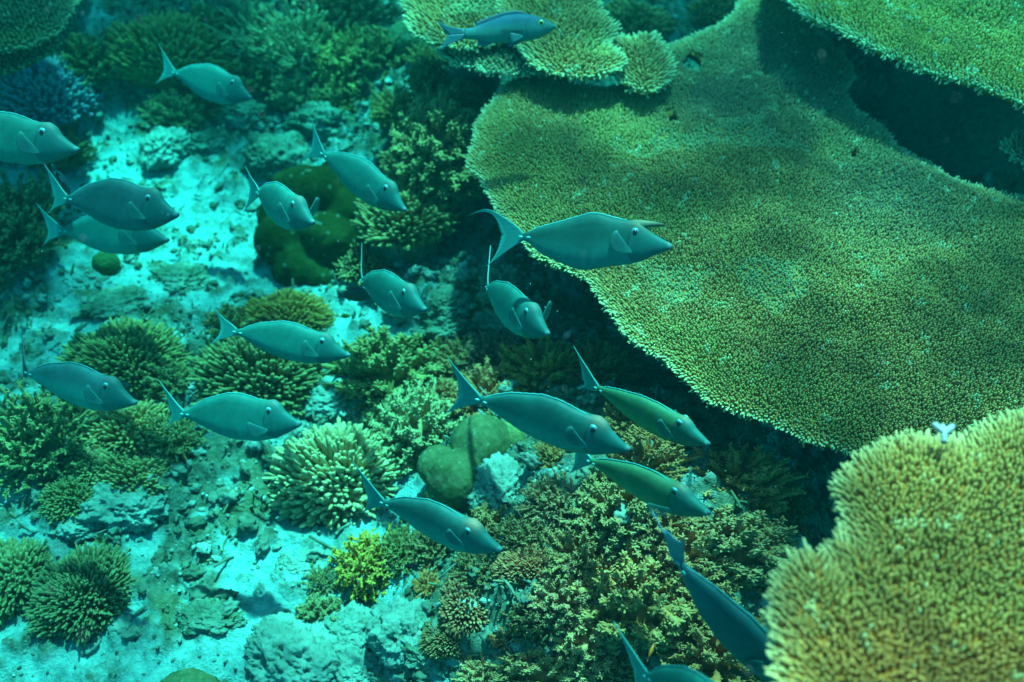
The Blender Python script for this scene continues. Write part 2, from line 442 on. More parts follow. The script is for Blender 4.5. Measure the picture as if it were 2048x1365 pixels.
def table_coral(px_pts, z, spacing, colors, label, seed, tilt=(0, 0), thick=.035, length=1.5, rim=1.0, holes=(), stains=(), stalk=1.0, jag=.035, und=.02, drop=.02):
    rnd = np.random.default_rng(seed)
    pts = [hit(px, py, z)[:2] for px, py in px_pts]
    ol = smooth_outline(pts, .03, jag, seed)
    area2 = np.sum(ol[:, 0] * np.roll(ol[:, 1], -1) - np.roll(ol[:, 0], -1) * ol[:, 1])
    if area2 < 0: ol = ol[::-1]
    ctr = ol.mean(0)
    hol = [np.array([hit(px, py, z)[:2] for px, py in h]) for h in holes]
    def zz(p, d):
        return tilt[0] * (p[:, 0] - ctr[0]) + tilt[1] * (p[:, 1] - ctr[1]) + und * fbm(p[:, 0], p[:, 1], None, 3, 2.6, seed + 3) * smooth(0, .25, d) + .024 * fbm(p[:, 0], p[:, 1], None, 3, 7, seed + 5) * smooth(.02, .2, d) - drop * np.exp(-d / .07)
    brown = [(hit(px, py, z)[:2], r) for px, py, r in stains]
    root = empty("table_coral", (ctr[0], ctr[1], z)); tag(root, label, "table coral", "flat table corals on the reef")
    lo, hi = ol.min(0), ol.max(0)
    # plate
    g = .03
    gx, gy = np.meshgrid(np.arange(lo[0], hi[0], g), np.arange(lo[1], hi[1], g)); gp = np.stack([gx.ravel(), gy.ravel()], 1)
    gp = gp + rnd.uniform(-.3, .3, gp.shape) * g
    gp = gp[inside(ol, gp)]
    for h in hol: gp = gp[~inside(h, gp)]
    d, _ = edge_dist(ol, gp); gp = gp[d > g * .5]
    allp = [Vector(p) for p in ol] + [Vector(p) for p in gp]
    V2, E2, F2, _, _, _ = delaunay_2d_cdt(allp, [], [list(range(len(ol)))], 1, 1e-5)
    V2 = np.array([v[:] for v in V2]); F2 = np.array([f for f in F2 if len(f) == 3])
    cen = V2[F2].mean(1); F2 = F2[inside(ol, cen)]; cen = V2[F2].mean(1)
    for h in hol: F2 = F2[~inside(h, cen)]; cen = V2[F2].mean(1)
    dv, dr = edge_dist(ol, V2)
    top = np.concatenate([V2 - ctr, zz(V2, dv)[:, None]], 1)
    top[:, 2] -= .006 * smooth(.02, .08, dv)
    bot = top.copy(); bot[:, 2] -= thick * (.35 + .65 * smooth(0, .2, dv)) + .25 * smooth(.1, .9, dv) * (.3 if stalk else .05)
    bot[:, 2] += .008 * fbm(V2[:, 0], V2[:, 1], None, 3, 20, 7)
    e = np.concatenate([F2[:, [0, 1]], F2[:, [1, 2]], F2[:, [2, 0]]])
    key = {}
    for a, b in e: key[(a, b)] = 1
    bd = np.array([(a, b) for a, b in e if (b, a) not in key])
    n = len(V2)
    base, pale, dead = (np.array(c) for c in colors)
    pm = MB()
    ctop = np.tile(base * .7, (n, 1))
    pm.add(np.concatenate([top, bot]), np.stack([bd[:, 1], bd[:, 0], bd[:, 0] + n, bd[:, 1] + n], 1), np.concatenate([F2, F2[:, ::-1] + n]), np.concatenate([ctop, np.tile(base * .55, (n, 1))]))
    # upright branchlets covering the plate
    gx, gy = np.meshgrid(np.arange(lo[0], hi[0], spacing), np.arange(lo[1], hi[1], spacing * .866)); gx[1::2] += spacing / 2
    bp = np.stack([gx.ravel(), gy.ravel()], 1) + rnd.normal(0, spacing * .17, (gx.size, 2))
    bp = bp[inside(ol, bp)]
    for h in hol: bp = bp[~inside(h, bp)]
    vp = np.concatenate([bp, np.full((len(bp), 1), z)], 1) - CAM; vz = vp @ _f; ok = (vz > .2) & (np.abs(vp @ _r / np.maximum(vz, .1)) < .85) & (np.abs(vp @ _u / np.maximum(vz, .1)) < .62); bp = bp[ok]   # far outside any likely view: bare plate
    d, dr = edge_dist(ol, bp)
    nz = fbm(bp[:, 0], bp[:, 1], None, 3, 5, seed + 11)
    bare = smooth(.26, .46, fbm(bp[:, 0], bp[:, 1], None, 4, 3.0, seed + 17)) * smooth(.1, .3, d)
    keep = rnd.uniform(0, 1, len(bp)) > .03 + .25 * bare
    bp, d, dr, nz, bare = bp[keep], d[keep], dr[keep], nz[keep], bare[keep]
    k = len(bp)
    lean = .12 + .95 * np.exp(-d / (spacing * 5))
    dirv = np.concatenate([dr * lean[:, None], np.ones((k, 1)) * (1 - .55 * np.exp(-d / (spacing * 4)))[:, None]], 1) + rnd.normal(0, .11, (k, 3))
    dirv /= np.linalg.norm(dirv, axis=1, keepdims=True)
    L = spacing * length * (.75 + .3 * nz + rnd.uniform(-.25, .25, k)) * (1 + .5 * np.exp(-d / (spacing * 4)) * rim) * (1 - .4 * bare)
    p0 = np.concatenate([bp - ctr, zz(bp, d)[:, None] - .004], 1)
    K = 3
    t = np.linspace(0, 1, K)
    P = p0[:, None] + dirv[:, None] * (L[:, None, None] * t[None, :, None]) + np.array((0, 0, 1.0)) * (L[:, None, None] * .18 * (t ** 2)[None, :, None])
    r0 = spacing * (.45 + .05 * rnd.normal(size=k))
    RR = r0[:, None] * np.array((.9, .88, .55))[None]
    edge = np.exp(-d / (spacing * 1.8)) * rim
    spec = (rnd.uniform(0, 1, k) < .006) * .8 + .7 * smooth(.56, .66, fbm(bp[:, 0], bp[:, 1], None, 2, 30, seed + 37))
    hue = fbm(bp[:, 0], bp[:, 1], None, 3, 1.7, seed + 23) * 1.3
    hue2 = fbm(bp[:, 0], bp[:, 1], None, 4, 4.5, seed + 29)
    cb = base[None] * (1 + .35 * hue[:, None] + .3 * hue2[:, None] + rnd.normal(0, .16, (k, 1)))
    yl = smooth(.05, .4, fbm(bp[:, 0], bp[:, 1], None, 3, 2.6, seed + 31))[:, None] * .5
    cb = cb * (1 - yl) + np.array((.34, .27, .05))[None] * yl * (1 + .3 * hue2[:, None])
    for bc, br in brown:
        wb = np.exp(-np.sum((bp - bc) ** 2, 1) / br ** 2)[:, None] * .85
        cb = cb * (1 - wb) + np.array((.19, .125, .075))[None] * wb
    cb = cb * (1 - smooth(.0, .5, bare)[:, None] * .75) + dead[None] * smooth(.0, .5, bare)[:, None] * .75
    cc = np.zeros((k, K, 3))
    tipw = np.array((0, .2, .42))
    for q in range(K):
        w = np.clip(tipw[q] * .45 + edge * (.45 + .4 * t[q]) + spec, 0, 1)[:, None]
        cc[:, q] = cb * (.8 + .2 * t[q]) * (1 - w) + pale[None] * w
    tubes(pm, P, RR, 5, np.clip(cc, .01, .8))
    # growing edge: little forked fingers pointing outwards
    fm = pm if spacing >= .013 else MB()          # on the small far shelves the rim is too fine to be a part of its own
    seg = np.linalg.norm(np.roll(ol, -1, 0) - ol, axis=1); tot = seg.sum(); m = int(tot / (spacing * .55))
    s = np.sort(rnd.uniform(0, tot, m)); cum = np.concatenate([[0], np.cumsum(seg)])
    idx = np.clip(np.searchsorted(cum, s) - 1, 0, len(ol) - 1); tt = (s - cum[idx]) / (seg[idx] + 1e-9)
    q0 = ol[idx] + (np.roll(ol, -1, 0)[idx] - ol[idx]) * tt[:, None]
    tg = np.roll(ol, -1, 0)[idx] - ol[idx]; nr = np.stack([tg[:, 1], -tg[:, 0]], 1); nr /= np.linalg.norm(nr, axis=1, keepdims=True) + 1e-9
    zl = zz(q0, np.zeros(m))
    dv3 = np.concatenate([nr, rnd.uniform(-.25, .45, (m, 1))], 1) + rnd.normal(0, .32, (m, 3)); dv3 /= np.linalg.norm(dv3, axis=1, keepdims=True)
    lay = rnd.uniform(-.6, .15, m) * thick * .6
    p0 = np.concatenate([q0 - nr * spacing * .4 - ctr, (zl + lay)[:, None]], 1)
    LL = spacing * length * rnd.uniform(.55, 1.25, m) * rim
    P = p0[:, None] + dv3[:, None] * (LL[:, None, None] * t[None, :, None])
    cedge = np.zeros((m, K, 3))
    for q in range(K): cedge[:, q] = base * (1 - .3 - .5 * t[q]) + pale * (.3 + .5 * t[q])
    tubes(fm, P, spacing * .33 * rnd.uniform(.8, 1.2, (m, 1)) * np.array((1, .85, .5))[None], 5, cedge)
    # forks
    p1 = P[:, 1]; dv4 = dv3 + rnd.normal(0, .55, (m, 3)); dv4 /= np.linalg.norm(dv4, axis=1, keepdims=True)
    P = p1[:, None] + dv4[:, None] * (LL[:, None, None] * .6 * t[None, :, None])
    tubes(fm, P, spacing * .25 * np.ones((m, 1)) * np.array((1, .85, .5))[None], 5, cedge)
    pm.build("plate", M_TABLE, root)
    if fm is not pm: fm.build("growing_edge", M_TABLE, root)
    if stalk:
        sm = MB(); a = np.linspace(0, 2 * math.pi, 24, endpoint=False)
        gz = float(base_h(ctr[0], ctr[1])) - z - .1
        rows = []
        rad = .16 * min(hi - lo) * stalk
        for q, (h, rr) in enumerate(zip(np.linspace(gz, -.06, 9), (1.5, 1.2, 1.0, .9, .88, .95, 1.15, 1.6, 2.3))):
            w = 1 + .25 * fbm(np.cos(a) * 2, np.sin(a) * 2, np.full(24, h * 3), 3, 1.2, seed + 40)
            rows.append(np.stack([np.cos(a) * rad * rr * w, np.sin(a) * rad * rr * w, np.full(24, h)], 1))
        sm.add(np.concatenate(rows), grid_faces(9, 24, True), None, np.tile(np.array((.13, .13, .09)), (9 * 24, 1)))
        sm.build("stalk", M_RUBBLE, root)
    return root

OLIVE = ((.42, .19, .044), (.52, .47, .25), (.36, .33, .15))
BROWN = ((.25, .18, .075), (.55, .54, .32), (.30, .30, .22))
YELL = ((.34, .135, .02), (.52, .47, .2), (.30, .28, .14))
GOLD = ((.46, .27, .03), (.66, .68, .40), (.36, .36, .20))

big = [(1046, 138), (985, 190), (948, 250), (946, 300), (968, 345), (985, 385), (1010, 430), (1060, 480), (1120, 515), (1180, 548), (1200, 590), (1245, 645), (1320, 705), (1400, 765), (1480, 808),
       (1560, 842), (1640, 872), (1730, 902), (1900, 950), (2200, 980), (2500, 800), (2480, 520), (2250, 440), (2050, 395), (1900, 345), (1820, 300), (1755, 245), (1700, 190), (1690, 120), (1620, 40), (1560, -15),
       (1490, -10), (1455, 40), (1400, 60), (1340, 90), (1290, 140), (1200, 165), (1110, 150)]
table_coral(big, .75, .0086, OLIVE, "largest table coral, broad flat olive shelf spreading across the right half over a dark overhang", 11, tilt=(.02, .0), thick=.04, length=1.6,
            holes=([(1365, 120), (1385, 95), (1408, 105), (1400, 135), (1378, 138)], [(1332, 212), (1345, 205), (1362, 235), (1340, 238)], [(1700, 300), (1716, 296), (1722, 306), (1705, 310)]), und=.045, stalk=.5, stains=[(1540, 100, .42), (1430, 190, .2), (1660, 190, .3), (1800, 380, .25)])
near = [(1762, 880), (1800, 868), (1850, 862), (1920, 872), (1948, 858), (1990, 838), (2060, 815), (2200, 830), (2500, 1000), (2500, 1500), (2100, 1600), (1800, 1560), (1640, 1470), (1580, 1390), (1570, 1310),
        (1557, 1230), (1562, 1165), (1590, 1110), (1635, 1092), (1660, 1105), (1672, 1065), (1700, 1060), (1692, 1010), (1682, 960), (1705, 925)]
table_coral(near, 1.3, .0082, YELL, "nearest table coral in the bottom right corner, yellow olive with a scalloped spiky pale rim", 23, thick=.03, length=1.9, rim=1.25, jag=.012, und=.03)
over = [(1560, -60), (1610, 15), (1680, 50), (1740, 80), (1790, 105), (1860, 130), (1930, 150), (2000, 172), (2080, 205), (2300, 300), (2500, 200), (2400, -150), (1900, -260), (1600, -180)]
table_coral(over, 1.02, .0098, GOLD, "bright yellow green table coral jutting in from the top right corner above a black hollow", 37, thick=.04, length=1.9, rim=1.2, jag=.02, und=.03)
side = [(2010, 285), (2030, 300), (2060, 325), (2200, 400), (2350, 300), (2200, 230), (2060, 255)]
table_coral(side, .8, .013, BROWN, "small brown table coral edge peeping in at the right margin below the dark hollow", 41, jag=.02)
table_coral([(816, -40), (822, 45), (850, 66), (880, 80), (930, 85), (1000, 75), (1080, 40), (1100, -60), (950, -120)], .87, .014, OLIVE, "green table coral shelf at the top centre behind the snapper", 43, jag=.02)
table_coral([(880, 85), (905, 112), (950, 128), (1010, 137), (1070, 136), (1110, 120), (1130, 70), (1000, 50), (910, 60)], .81, .013, BROWN, "small brown shelf coral under the snapper, lower step of the top shelves", 47, jag=.02, stalk=0)
table_coral([(1010, -40), (1000, 30), (1040, 80), (1062, 112), (1100, 135), (1165, 147), (1220, 136), (1250, 116), (1240, 95), (1215, 80), (1232, 50), (1200, 10), (1180, -40), (1100, -80)], .88, .0135, OLIVE,
            "green table coral lobe with a bright rounded rim right of the snapper head", 53, jag=.018)
table_coral([(1215, 75), (1260, 72), (1300, 60), (1335, 95), (1345, 128), (1335, 160), (1300, 176), (1262, 165), (1235, 140), (1200, 120)], .82, .013, OLIVE, "little lobed shelf coral between the top green lobe and the largest table", 59, jag=.02, stalk=0)
table_coral([(-150, -60), (-100, 80), (-10, 92), (60, 82), (105, 62), (130, 35), (150, 5), (160, -50), (50, -120)], .85, .017, ((.10, .105, .05), (.3, .32, .17), (.3, .32, .22)), "upper tier of the dark green table coral in the top left corner", 61, jag=.015, rim=.7, length=.8, stalk=0)
table_coral([(-160, 60), (-120, 130), (-10, 137), (50, 118), (95, 95), (118, 70), (100, 55), (0, 40), (-100, 30)], .68, .017, ((.12, .12, .055), (.34, .35, .18), (.3, .32, .22)), "lower tier of the dark green table coral, jutting out beneath the upper tier", 67, jag=.015, rim=.7, length=.8, stalk=0)

# ------------------------------------------------------------------ branching corals
def fib_dirs(n, lo, rnd, jit=.5):
    i = np.arange(n) + .5
    z = 1 - (1 - lo) * i / n
    ph = i * 2.399963 + rnd.uniform(0, 6.28)
    r = np.sqrt(np.maximum(0, 1 - z * z))
    d = np.stack([r * np.cos(ph), r * np.sin(ph), z], 1) + rnd.normal(0, jit / math.sqrt(n), (n, 3))
    return d / np.linalg.norm(d, axis=1, keepdims=True)
def branch_lines(p0, d, L, K, rnd, up=.15, wob=.04):
    t = np.linspace(0, 1, K)
    side = rnd.normal(0, wob, (len(d), 3))
    return p0[:, None] + d[:, None] * (L[:, None, None] * t[None, :, None]) + (np.array((0, 0, up)) + side)[:, None] * (L[:, None, None] * (t ** 2)[None, :, None])
def tones(N_, K, rnd, lo, hi, start=.4):
    t = np.linspace(0, 1, K)
    w = lo + (hi - lo) * np.clip((t - start) / (1 - start), 0, 1) ** 1.5
    c = np.zeros((N_, K, 3)); c[:, :, 0] = w[None] * rnd.uniform(.7, 1.2, (N_, 1)); c[:, :, 1] = rnd.uniform(0, 1, (N_, 1)); c[:, :, 2] = t[None]
    return np.clip(c, 0, 1)
def core(mb, rx, rz, seed):
    v, f = ico(3); n = 1 + .15 * fbm(v[:, 0], v[:, 1], v[:, 2], 3, 2.5, seed)
    w = v * n[:, None] * np.array((rx, rx, rz)); w[:, 2] = np.maximum(w[:, 2], -.15)
    c = np.zeros((len(v), 3)); c[:, 1] = .1
    mb.add(w, None, f, c)
def lumpy(d, seed, a=.18, s=1.6):
    return 1 + a * fbm(d[:, 0], d[:, 1], d[:, 2], 3, s, seed)
def proto_finger(seed, n=640, rad=.039, lo=-.05, tip=.55):
    rnd = np.random.default_rng(seed); mb = MB()
    d = fib_dirs(n, lo, rnd, .9); rr = lumpy(d, seed, .28, 1.9)
    L = rr * rnd.uniform(.36, .5, n); p0 = d * (rr * 1.0)[:, None] - d * L[:, None]
    p0[:, 2] *= .8
    P = branch_lines(p0, d, L, 6, rnd, .2, .1)
    Rr = rad * rnd.uniform(.8, 1.2, (n, 1)) * np.array((1.0, 1.0, .98, .95, .88, .62))[None]
    tubes(mb, P, Rr, 7, tones(n, 6, rnd, 0, tip, .66))
    # a few double tips
    k = n // 2; sel = rnd.choice(n, k, False); dd = d[sel] + rnd.normal(0, .55, (k, 3)); dd /= np.linalg.norm(dd, axis=1, keepdims=True)
    P2 = branch_lines(P[sel, 3], dd, L[sel] * .38, 4, rnd, .2)
    tubes(mb, P2, rad * .8 * np.ones((k, 1)) * np.array((.95, .95, .8, .5))[None], 6, tones(k, 4, rnd, 0, tip, .3))
    core(mb, .80, .66, seed)
    return mb.mesh("branches")
def proto_bushy(seed, n=130, m=12, rad=.040, sub=.13, tip=.55, lo=-.1, loose=.6):
    rnd = np.random.default_rng(seed); mb = MB()
    d = fib_dirs(n, lo, rnd, loose); rr = lumpy(d, seed, .42, 2.2)
    L = rr * rnd.uniform(.6, .8, n); p0 = d * (rr - L)[:, None]
    P = branch_lines(p0, d, L, 7, rnd, .25, .14)
    tubes(mb, P, rad * rnd.uniform(.85, 1.2, (n, 1)) * np.linspace(1.25, .6, 7)[None], 6, tones(n, 7, rnd, 0, tip, .6))
    tt = rnd.uniform(.35, .98, (n, m)); ki = np.clip(tt * 6, 0, 5.99); k0 = ki.astype(int); fr = (ki - k0)[..., None]
    I = np.arange(n)[:, None]
    q0 = (P[I, k0] * (1 - fr) + P[I, k0 + 1] * fr).reshape(-1, 3)
    dd = np.repeat(d, m, 0) * .75 + rnd.normal(0, .62, (n * m, 3)) + np.array((0, 0, .2)); dd /= np.linalg.norm(dd, axis=1, keepdims=True)
    LL = sub * rnd.uniform(.6, 1.25, n * m)
    Q = branch_lines(q0, dd, LL, 4, rnd, .2)
    tubes(mb, Q, rad * .72 * rnd.uniform(.8, 1.2, (n * m, 1)) * np.array((1, .95, .8, .5))[None], 5, tones(n * m, 4, rnd, .05, tip, .3))
    # tiny side knobs
    z = n * m; kk = 3
    s0 = (Q[:, 1:4]).reshape(-1, 3)[: z * kk]; sd = rnd.normal(0, 1, (z * kk, 3)); sd /= np.linalg.norm(sd, axis=1, keepdims=True)
    S = branch_lines(s0, sd, np.full(z * kk, rad * 1.25), 2, rnd)
    tubes(mb, S, rad * .38 * np.ones((z * kk, 1)) * np.array((1, .75))[None], 4, tones(z * kk, 2, rnd, .25, tip, 0))
    core(mb, .58, .52, seed)
    return mb.mesh("branches")
def proto_staghorn(seed, n=34):
    rnd = np.random.default_rng(seed); mb = MB()
    d = fib_dirs(n, .0, rnd, 1.6); L = rnd.uniform(.6, 1.1, n); p0 = rnd.normal(0, .2, (n, 3)) * np.array((1, 1, .2))
    P = branch_lines(p0, d, L, 7, rnd, .1, .25)
    tubes(mb, P, .036 * np.linspace(1.2, .6, 7)[None] * np.ones((n, 1)), 6, tones(n, 7, rnd, .3, .9, .3))
    for _ in range(4):
        k = rnd.integers(2, 6, n); q0 = P[np.arange(n), k]; dd = d + rnd.normal(0, .75, (n, 3)); dd /= np.linalg.norm(dd, axis=1, keepdims=True)
        Q = branch_lines(q0, dd, rnd.uniform(.2, .42, n), 5, rnd, .15, .15)
        tubes(mb, Q, .029 * np.linspace(1.1, .6, 5)[None] * np.ones((n, 1)), 6, tones(n, 5, rnd, .3, 1, .2))
    core(mb, .35, .2, seed)
    return mb.mesh("branches")
def proto_stubby(seed, n=60):
    rnd = np.random.default_rng(seed); mb = MB()
    d = fib_dirs(n, -.05, rnd, .9); rr = lumpy(d, seed, .2); L = rr * rnd.uniform(.45, .65, n); p0 = d * (rr - L)[:, None]
    P = branch_lines(p0, d, L, 7, rnd, .25, .1)
    tubes(mb, P, .085 * rnd.uniform(.8, 1.2, (n, 1)) * np.array((.8, .95, 1, 1, .95, .8, .5))[None], 8, tones(n, 7, rnd, 0, .35, .7))
    m = 42; tt = rnd.uniform(.3, 1.0, (n, m)); ki = np.clip(tt * 6, 0, 5.99); k0 = ki.astype(int); fr = (ki - k0)[..., None]
    I = np.arange(n)[:, None]; q0 = (P[I, k0] * (1 - fr) + P[I, k0 + 1] * fr).reshape(-1, 3)
    dd = np.repeat(d, m, 0) * .25 + rnd.normal(0, .7, (n * m, 3)); dd /= np.linalg.norm(dd, axis=1, keepdims=True)
    Q = branch_lines(q0, dd, np.full(n * m, .115), 3, rnd, .2)
    tubes(mb, Q, .026 * np.array((1, .9, .55))[None] * np.ones((n * m, 1)), 5, tones(n * m, 3, rnd, .0, .55, .3))
    core(mb, .5, .45, seed)
    return mb.mesh("branches")
def proto_cone(seed, n=150, rad=.062, m=30, tip=.6):
    rnd = np.random.default_rng(seed); mb = MB()
    d = fib_dirs(n, -.1, rnd, .9); rr = lumpy(d, seed, .36, 2.1); L = rr * rnd.uniform(.34, .5, n); p0 = d * (rr - L)[:, None]
    P = branch_lines(p0, d, L, 7, rnd, .25, .16)
    tubes(mb, P, rad * rnd.uniform(.8, 1.15, (n, 1)) * np.array((.8, .92, 1, .98, .9, .74, .45))[None], 7, tones(n, 7, rnd, 0, tip, .6))
    tt = 1 - rnd.uniform(0, 1, (n, m)) ** 1.2 * .75; ki = np.clip(tt * 6, 0, 5.99); k0 = ki.astype(int); fr = (ki - k0)[..., None]
    I = np.arange(n)[:, None]; q0 = (P[I, k0] * (1 - fr) + P[I, k0 + 1] * fr).reshape(-1, 3)
    dd = np.repeat(d, m, 0) * .55 + rnd.normal(0, .62, (n * m, 3)); dd /= np.linalg.norm(dd, axis=1, keepdims=True)
    Q = branch_lines(q0, dd, rad * rnd.uniform(1.15, 1.75, n * m), 3, rnd, .2)
    tubes(mb, Q, rad * .34 * np.array((1, .9, .6))[None] * np.ones((n * m, 1)), 5, tones(n * m, 3, rnd, .03, tip, .35))
    core(mb, .66, .6, seed)
    return mb.mesh("branches")
PROTO = {
    'finger': [proto_finger(1), proto_finger(2, 460, .046), proto_finger(3, 1000, .031)],
    'bushy': [proto_bushy(11), proto_bushy(12, 170, 10, .035, .11), proto_bushy(13, 95, 14, .046, .16)],
    'spray': [proto_cone(61, 105, .078, 34), proto_cone(62, 80, .09, 40), proto_bushy(21, 230, 6, .034, .10, .9, -.15, .5), proto_bushy(22, 190, 7, .038, .10, .8, -.1, .7)],
    'stag': [proto_staghorn(31)],
    'cone': [proto_cone(63, 140, .064, 28), proto_cone(64, 95, .082, 36)],
    'stubby': [proto_stubby(41), proto_stubby(42, 42)],
}
for k in PROTO:
    for me in PROTO[k]: me.materials.append(M_CORAL)
def base_mesh(seed):
    v, f = ico(4); n = 1 + .35 * fbm(v[:, 0], v[:, 1], v[:, 2], 4, 2.2, seed)
    w = v * n[:, None] * np.array((.62, .62, .42)); w[:, 2] -= .22
    mb = MB(); mb.add(w, None, f); me = mb.mesh("base"); me.materials.append(M_ROCK); return me
BASES = [base_mesh(51), base_mesh(52)]
_cr = random.Random(7)
GROUPS = {'finger': "finger corals growing on the reef", 'bushy': "bushy branching corals on the reef", 'spray': "corals with radiating sprays of branches", 'stag': "loose staghorn corals", 'cone': "bushy branching corals on the reef", 'stubby': "stubby thick branched corals"}
def colony(kind, var, px, py, w, h, color, label, lift=0.0, flat=.8):
    g_ = 1.24 if px > 850 and py > 650 else 1.14; w, h = w * g_, h * g_
    d = ray(px, py); p = ground(px, py); dist = np.linalg.norm(p - CAM); r = .5 * w / F * dist
    p = ground(px, py, .30 * r + lift); dist = np.linalg.norm(p - CAM); r = .5 * w / F * dist
    gz = float(base_h(p[0], p[1])) + lift
    o = empty("branching_coral", (p[0], p[1], gz - .04 * r), _cr.uniform(0, 6.28))
    o.rotation_euler = (_cr.uniform(-.15, .15), _cr.uniform(-.15, .15), 0)
    tag(o, label, "coral", GROUPS[kind])
    sy = float(np.clip(1.2 * h / w - .05, .6, 1.35))
    b = link("branches", PROTO[kind][var % len(PROTO[kind])], None, o)
    b.scale = (r * .95, r * .95 * sy, r * flat * min(1.15, .5 + .5 * sy + .1)); near_ = px > 850 and py > 650; q_ = _cr.uniform(.8, 1.15) if near_ else .92
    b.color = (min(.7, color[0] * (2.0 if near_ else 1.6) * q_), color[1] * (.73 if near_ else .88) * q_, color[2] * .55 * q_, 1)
    s = link("base", BASES[_cr.randint(0, 1)], None, o); s.scale = (r, r * sy, r)
    if lift: s.scale = (r, r * sy, r + lift)
    return o
G1 = (.17, .19, .075); G2 = (.12, .15, .06); OL = (.26, .23, .085); YE = (.62, .34, .03); BR = (.20, .13, .055); PA = (.40, .42, .30); PU = (.15, .11, .11); BLU = (.12, .26, .62); DK = (.09, .10, .05); TQ = (.30, .38, .27)
